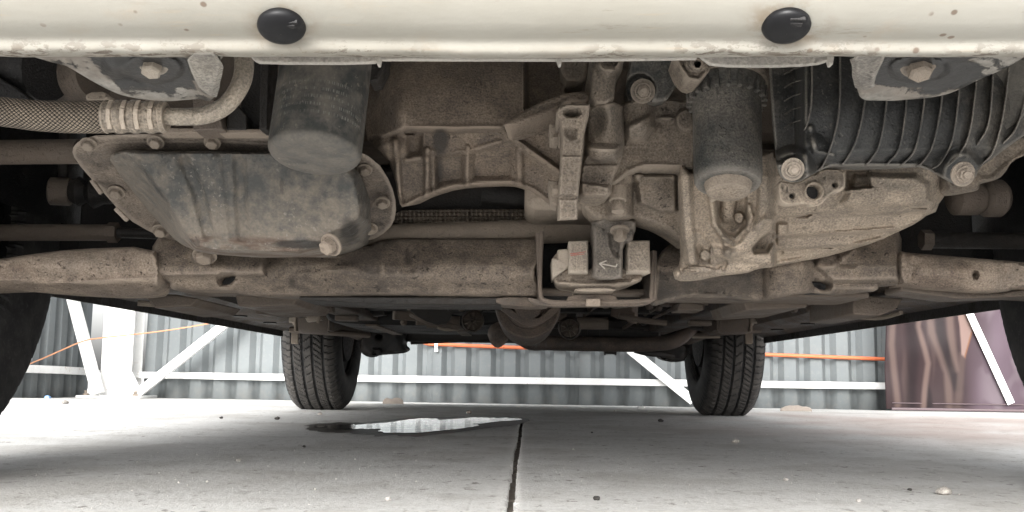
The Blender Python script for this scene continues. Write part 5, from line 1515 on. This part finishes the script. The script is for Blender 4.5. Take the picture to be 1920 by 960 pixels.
# ------------------------------------------------------------------ floor pan, sills, wells
def plate(name, x0, x1, y0, y1, z, th, mat, parent, bevel=0.003):
    return MB().box(((x0 + x1) / 2, (y0 + y1) / 2, z + th / 2), (x1 - x0, y1 - y0, th)).build(name, mat, parent, bevel)
fl = plate('floor_pan', -0.565, 0.565, 1.29, 4.50, 0.300, 0.012, M['rubber'], car)
plate('floor_side', -0.79, -0.567, 1.36, 3.22, 0.301, 0.012, M['rubber'], fl)
plate('floor_side', 0.567, 0.79, 1.36, 3.22, 0.301, 0.012, M['rubber'], fl)
def sill(s_):
    ring = lambda y, k: [Vector((s_ * a, y, b + k)) for a, b in ((0.775, 0.268), (0.768, 0.256), (0.752, 0.2545), (0.738, 0.262), (0.66, 0.262), (0.635, 0.272), (0.62, 0.299), (0.775, 0.299))]
    rings = [ring(y, 0.002 * mnoise.noise(Vector((y * 4, s_, 0)))) for y in frange(1.37, 3.20, 30)]
    o = MB().loft(rings).build('side_sill', M['dark_brown'], car, 0.002)
    for y in (1.72, 1.95, 2.2, 2.5, 2.8):
        MB().lathe([(0.018, 0), (0.018, 0.003), (0.012, 0.0035)], (s_ * 0.70, y, 0.2615), (0, 0, -1), 14).build('grommet', M['rubber'], o)
    # pinch seam along the outer edge
    MB().box((s_ * 0.757, 2.285, 0.248), (0.003, 1.82, 0.022)).build('pinch_seam', M['dark'], o, 0.001)
    return o
sill(-1); sill(1)
for s_ in (-1, 1):
    # chassis rails with stay plates
    ring = lambda y, z: [Vector((s_ * (0.40 + a), y, z + b)) for a, b in ((-0.035, 0.0), (0.035, 0.0), (0.04, 0.045), (-0.04, 0.045))]
    o = MB().loft([ring(1.18, 0.222), ring(1.3, 0.222), ring(1.45, 0.246), ring(2.4, 0.256), ring(3.1, 0.256)]).build('chassis_rail', M['dark_brown'], fl, 0.004)
    for y in (1.62, 2.0, 2.3):
        MB().box((s_ * 0.40, y, 0.247), (0.05, 0.035, 0.012)).build('rail_pad', M['dark_brown'], o, 0.003)
for y, z in ((1.75, 0.272), (2.35, 0.270), (2.95, 0.262)):
    MB().box((0, y, z + 0.014), (1.1, 0.06, 0.028)).build('floor_crossmember', M['dark'], fl, 0.006)

# fuel tank with strap
tank = MB().loft([[Vector((x, y, z)) for x, z in chaikin([(-0.50, 0.298), (-0.50, 0.262), (-0.47, 0.246), (-0.08, 0.246), (-0.05, 0.262), (-0.05, 0.298)], 2)] for y in (2.55, 2.57, 3.05, 3.08)]).build('fuel_tank', M['dark'], car, 0.008)
for x in (-0.38, -0.17):
    MB().box((x, 2.81, 0.2445), (0.03, 0.54, 0.004)).build('tank_strap', M['dark_brown'], tank, 0.001)

# stay plates below the control arm ends
def stay(pts, Y0, Y1, mat='dark_brown'):
    return plain('stay_plate', pts, Y0, Y1, M[mat], car, 0.002)
stay([(268, 550), (330, 552), (372, 560), (358, 574), (290, 578)], 1.16, 1.34)
stay([(440, 552), (560, 556), (550, 572), (470, 576), (446, 574)], 1.16, 1.36)
stay([(475, 574), (505, 574), (504, 590), (478, 588)], 1.40, 1.46)
stay([(515, 566), (552, 568), (548, 580), (516, 580)], 1.42, 1.50)
stay([(1600, 552), (1694, 560), (1680, 580), (1650, 592), (1600, 590)], 1.16, 1.34)
stay([(1390, 560), (1520, 556), (1512, 576), (1400, 582)], 1.16, 1.36)
stay([(1425, 580), (1446, 580), (1444, 592), (1426, 592)], 1.40, 1.46)
stay([(1275, 566), (1322, 570), (1320, 582), (1270, 582)], 1.3, 1.36)
bar_l = MB().tube([at(258, 568, 1.34), at(330, 574, 1.36), at(380, 580, 1.40)], 0.004, 8, 4).build('bright_strip', M['bolt'], car)
MB().tube([at(1600, 594, 1.36), at(1650, 596, 1.34), at(1690, 586, 1.30)], 0.003, 8, 4).build('bright_strip', M['bolt'], car)
# flaked underseal hanging loose
for k, pts in enumerate(([(643, 560), (662, 561), (658, 567), (644, 566)], [(664, 570), (690, 572), (694, 577), (666, 575)])):
    MB().prism(pts, 1.55, 1.553).build('loose_flake', M['cast'], fl)

# rear suspension: beam, arms, spring seats
MB().tube([Vector((-0.55, 3.42, 0.268)), Vector((0.55, 3.42, 0.268))], 0.034, 18, 1).build('rear_axle_beam', M['dark'], car)
for s_, cx in ((-1, 590), (1, 1372)):
    top = at(cx, 600, 2.75)
    a = MB().tube([top + Vector((0, 0, 0.01)), Vector((s_ * 0.53, 3.1, 0.262)), Vector((s_ * 0.555, 3.5, 0.262))], 0.026, 14, 5).build('trailing_arm', M['dark_brown'], car)
    MB().lathe([(0.034, -0.04), (0.038, -0.03), (0.038, 0.03), (0.034, 0.04)], top, (1, 0, 0), 24).build('arm_bush', M['dark_brown'], a)
    MB().box(top + Vector((s_ * 0.045, 0.0, 0.005)), (0.006, 0.07, 0.075)).build('arm_bracket', M['cast'], a, 0.002)
    MB().box(top + Vector((-s_ * 0.045, 0.0, 0.005)), (0.006, 0.07, 0.07)).build('arm_bracket', M['dark_brown'], a, 0.002)
    MB().lathe([(0.014, 0), (0.014, 0.01), (0.009, 0.011), (0.009, 0.02)], top + Vector((s_ * 0.049, 0, 0)), (s_, 0, 0), 6).build('arm_bolt', M['boltlight'], a)
    # spring seat plate running out to the tyre
    MB().tube([at(545 if s_ < 0 else 1425, 618, 2.9), at(600 if s_ < 0 else 1370, 622, 2.9), at(690 if s_ < 0 else 1290, 628, 3.0)], 0.009, 10, 5, squash=1.8).build('lateral_link', M['dark_brown'], a)
    MB().box(at(553 if s_ < 0 else 1404, 634, 3.05), (0.022, 0.01, 0.035)).build('mud_tab', M['cast'], a, 0.003)
plain('brake_pipe', [(572, 596), (600, 594), (604, 600), (576, 604)], 2.5, 2.52, M['boltlight'], car, 0.001)
MB().tube([at(566, 582, 2.5), at(580, 594, 2.5), at(598, 592, 2.5), at(596, 606, 2.5)], 0.004, 8, 5).build('brake_hose', M['bolt'], car)

# brake back plate and hanger bulk beside the left rear tyre
lumpL = relief('brake_backplate', [(676, 600), (770, 606), (762, 632), (757, 646), (766, 655), (762, 662), (738, 664), (712, 666), (700, 671), (684, 668), (672, 655)], (3.34, 0.0, 640), M['dark'], car,
               [('boss', 704, 660, 10, 8, 0.03)], step=5, back=0.12, edge=(8, 0.05), noise=(0.006, 30), holes=[ellipse(703, 664, 2.6, 2.2, 8), ellipse(711, 631.5, 3, 1.6, 8)], smooth=1)
lumpR = relief('brake_backplate', [(1226, 646), (1290, 636), (1290, 676), (1262, 680), (1245, 676), (1236, 668)], (3.34, 0.0, 640), M['dark'], car, [], step=5, back=0.12, edge=(6, 0.04), noise=(0.006, 30), holes=[ellipse(1245, 671, 3, 3, 8)], smooth=1)

# ------------------------------------------------------------------ exhaust
c0 = at(990, 574, 1.42)
q = 1.42 / F
res = MB().lathe([(62 * q, 0.30), (62 * q, 0.012), (60 * q, 0.002), (57 * q, 0.0), (44 * q, 0.004), (41 * q, -0.006), (36 * q, -0.008), (29 * q, -0.004), (26 * q, -0.020), (18 * q, -0.023), (0.001, -0.023)], c0, (0, 1, 0), 48).build('exhaust_resonator', M['exhaust'], car)
plain('hanger_strap', chaikin([(922, 566), (936, 566), (1000, 606), (1044, 568), (1056, 568), (1040, 590), (1012, 610), (986, 612), (950, 590)], 1), 1.40, 1.414, M['exhaust'], res, 0.001)
df = relief('exhaust_flange', [(912, 622), (924, 606), (950, 600), (962, 614), (956, 634), (942, 650), (930, 653), (920, 644)], (1.72, 0.0, 630), M['exhaust'], car, [('boss', 936, 628, 16, 18, 0.004)], step=4, back=0.02, edge=(3, 0.004), noise=(0.002, 50), smooth=1)
def hub(px, py, Y, rp):
    r_ = rp * Y / F
    o = MB().lathe([(r_, 0.03), (r_, 0.0), (r_ * 0.86, -0.004), (r_ * 0.8, 0.006), (r_ * 0.3, 0.008), (r_ * 0.28, -0.008), (r_ * 0.12, -0.01), (r_ * 0.1, 0.0)], at(px, py, Y), (0, 1, 0.1), 30).build('rubber_hanger', M['dark_brown'], car)
    for k in range(9):
        a = 2 * math.pi * k / 9
        c = at(px, py, Y) + Vector((math.cos(a) * r_ * 0.55, 0.0, math.sin(a) * r_ * 0.55))
        MB().box(c, (r_ * 0.5, 0.01, r_ * 0.1), Matrix.Rotation(-a, 3, 'Y')).build('spoke', M['dark_brown'], o, 0.0006)
    return o
hub(886, 602, 1.95, 21); hub(1068, 616, 1.95, 21)
MB().tube([at(800, 604, 2.1), at(862, 605, 2.1)], 0.013, 12, 1).build('hanger_rod', M['dark_brown'], car)
MB().tube([at(1082, 606, 2.1), at(1140, 606, 2.1)], 0.013, 12, 1).build('hanger_rod', M['dark_brown'], car)
MB().tube([at(770, 588, 1.9), at(800, 602, 1.9), at(826, 606, 1.95), at(858, 614, 2.0)], 0.006, 8, 4).build('brake_line', M['dark_brown'], car)
MB().tube([at(820, 614, 2.0), at(836, 618, 2.0), at(860, 617, 2.0)], 0.003, 6, 4).build('brake_line', M['bolt'], car)
MB().tube([at(1160, 592, 2.0), at(1200, 600, 2.0), at(1250, 606, 2.0)], 0.006, 8, 4).build('brake_line', M['dark_brown'], car)
plain('heat_plate', chaikin([(760, 575), (830, 575), (850, 590), (830, 612), (790, 600)], 1), 1.7, 1.72, M['dark'], car, 0.001)
qm = 3.0 / F
ms, me_ = at(1015, 618, 3.0), at(1236, 618, 3.0)
Lm = (me_ - ms).length
muf = MB().lathe([(18 * qm, -0.02), (30 * qm, 0.0), (33 * qm, 0.015), (33 * qm, Lm - 0.03), (30 * qm, Lm - 0.008), (22 * qm, Lm), (0.001, Lm)], ms, me_ - ms, 36).build('muffler', M['dark'], car)
for t in (0.4, 0.5):
    MB().lathe([(35 * qm, -0.006), (35 * qm, 0.006)], ms + (me_ - ms) * t, me_ - ms, 36).build('clamp_band', M['rubber'], muf)
MB().tube([at(960, 612, 2.5), at(990, 640, 2.7), at(1030, 643, 2.85), at(1120, 645, 2.9), at(1200, 646, 2.9), at(1262, 640, 2.9), at(1292, 618, 2.95), at(1312, 596, 3.0)], 14 * 2.85 / F, 18, 6).build('exhaust_pipe', M['exhaust'], car)
MB().tube([at(1190, 656, 3.2), at(1215, 662, 3.2), at(1240, 664, 3.22), at(1262, 668, 3.25)], 0.010, 10, 5).build('stabiliser_bar', M['dark'], car)
mb = MB().box(at(1144, 660, 2.95), (0.035, 0.02, 0.012))
mb.box(at(1134, 662, 2.95), (0.005, 0.02, 0.012)).box(at(1154, 662, 2.95), (0.005, 0.02, 0.012))
mb.build('drain_boss', M['dark'], car, 0.002)
MB().tube([at(1298, 632, 2.75), at(1350, 632, 2.75)], 0.0035, 8, 1).build('handbrake_cable', M['bolt'], car)
MB().tube([at(770, 640, 3.8), at(912, 634, 3.8)], 0.012, 10, 1).build('rear_panhard_rod', M['dark'], car)

# ------------------------------------------------------------------ unseen bodywork round it all, roof and tail sized to shade the fence (closes the engine bay and the wheel houses)
def unseen_side_panel(s_):
    pts = [(0.30, 0.33), (0.62, 0.31)]
    def arch(cy): return [(cy + 0.345 * math.cos(math.pi * (1 - k / 14)), 0.30 + 0.345 * math.sin(math.pi * (1 - k / 14))) for k in range(15)]
    pts = [(0.55, 0.36)] + arch(FY) + arch(RY) + [(4.52, 0.32), (4.58, 0.75), (4.55, 1.0), (1.15, 0.98), (0.58, 0.80), (0.47, 0.60)]
    a = [Vector((s_ * 0.815, y, z)) for y, z in pts]
    b = [Vector((s_ * 0.80, y, z)) for y, z in pts]
    return MB().loft([a, b]).build('unseen_side_panel', M['body'], car, 0.003)
unseen_side_panel(-1); unseen_side_panel(1)
ring = lambda y, z, w: [Vector((-w, y, z)), Vector((-w * 0.6, y, z + 0.03)), Vector((0, y, z + 0.04)), Vector((w * 0.6, y, z + 0.03)), Vector((w, y, z)), Vector((w, y, z - 0.02)), Vector((-w, y, z - 0.02))]
MB().loft([ring(0.46, 0.60, 0.76), ring(0.58, 0.79, 0.80), ring(1.15, 0.915, 0.80)]).build('bonnet', M['body'], car, 0.003)
MB().loft([ring(1.152, 0.985, 0.80), ring(1.75, 1.60, 0.68), ring(2.2, 1.74, 0.68), ring(4.25, 1.74, 0.68), ring(4.48, 1.05, 0.78), ring(4.55, 0.75, 0.80)]).build('roof', M['body'], car, 0.003)
ringf = lambda x: [Vector((x, y, z)) for y, z in ((0.462 + 0.05 * (x / 0.8) ** 2, 0.345), (0.44 + 0.05 * (x / 0.8) ** 2, 0.44), (0.462 + 0.05 * (x / 0.8) ** 2, 0.60), (0.49 + 0.05 * (x / 0.8) ** 2, 0.595), (0.49 + 0.05 * (x / 0.8) ** 2, 0.355))]
MB().loft([ringf(x) for x in frange(-0.8, 0.8, 16)]).build('front_bumper', M['body'], car, 0.004)
ringr = lambda x: [Vector((x, y, z)) for y, z in ((4.53, 0.315), (4.62, 0.42), (4.58, 0.75), (4.54, 0.75), (4.51, 0.325))]
MB().loft([ringr(x) for x in frange(-0.79, 0.79, 8)]).build('rear_bumper', M['body'], car, 0.004)
for s_ in (-1, 1):
    for cy in (FY, RY):
        n = 18
        vs, fs = [], []
        for k in range(n + 1):
            a = math.pi * (-0.02 + 1.04 * k / n)
            for x in (0.572, 0.798):
                vs.append((s_ * x, cy + 0.335 * math.cos(a), 0.30 + 0.335 * math.sin(a)))
        fs = [(2 * k, 2 * k + 1, 2 * k + 3, 2 * k + 2) for k in range(n)]
        # inner wall
        b0 = len(vs)
        vs += [(s_ * 0.571, cy + 0.335 * math.cos(math.pi * k / n), 0.30 + 0.335 * math.sin(math.pi * k / n)) for k in range(n + 1)]
        fs.append(tuple(range(b0, b0 + n + 1)))
        MB().add(vs, fs).build('wheel_liner', M['rubber'], car)

for s_ in (-1, 1):
    MB().box((s_ * 0.68, 1.35, 0.46), (0.25, 0.012, 0.40)).build('splash_guard', M['rubber'], car, 0.002)

# brackets, clips and lines crowding the floor: the clutter seen edge-on between the axles
rs = random.Random(11)
for k in range(46):
    y = rs.uniform(1.35, 3.0)
    x = rs.choice((-1, 1)) * rs.uniform(0.06, 0.58)
    mb = MB()
    w, l, h = rs.uniform(0.02, 0.09), rs.uniform(0.02, 0.10), rs.uniform(0.012, 0.04)
    rot = Matrix.Rotation(rs.uniform(-0.4, 0.4), 3, 'Z') @ Matrix.Rotation(rs.uniform(-0.15, 0.15), 3, 'Y')
    zb = 0.298 - rs.uniform(0.005, 0.03)
    mb.box((x, y, zb), (w, l, h), rot)
    mb.box((x + w * 0.3, y - l * 0.3, zb - h * 0.5), (w * 0.35, l * 0.5, h * 0.6), rot)
    if rs.random() < 0.5: mb.lathe([(0.009, 0), (0.009, 0.006), (0.006, 0.012)], (x - w * 0.2, y - l * 0.2, zb - h * 0.5), (0, 0, -1), 6)
    mb.build('floor_bracket', M[rs.choice(('dark', 'dark_brown', 'dark', 'rubber', 'exhaust'))], fl, 0.003)
for k, x in enumerate((-0.26, -0.235, -0.21, 0.30, 0.325)):
    P = [Vector((x + 0.015 * math.sin(y * 3 + k), y, 0.272 + 0.008 * math.sin(y * 4 + k * 2))) for y in frange(1.3, 3.1, 12)]
    MB().tube(P, 0.0035 + 0.0015 * (k % 2), 8, 3).build('fuel_line', M['dark_brown' if k % 2 else 'exhaust'], fl)
tun = MB()
tun.loft([[Vector((x + 0.05, y, z)) for x, z in ((-0.13, 0.286), (-0.10, 0.268), (-0.09, 0.296), (0.09, 0.296), (0.10, 0.268), (0.13, 0.286), (0.13, 0.298), (-0.13, 0.298))] for y in (1.5, 2.0, 2.5)])
tun.build('tunnel_shield', M['exhaust'], fl, 0.002)
MB().tube([c0 + Vector((0, 0.30, 0)), Vector((0.03, 1.95, 0.235)), Vector((0.04, 2.3, 0.24)), at(960, 612, 2.5)], 0.021, 16, 5).build('exhaust_pipe', M['exhaust'], car)
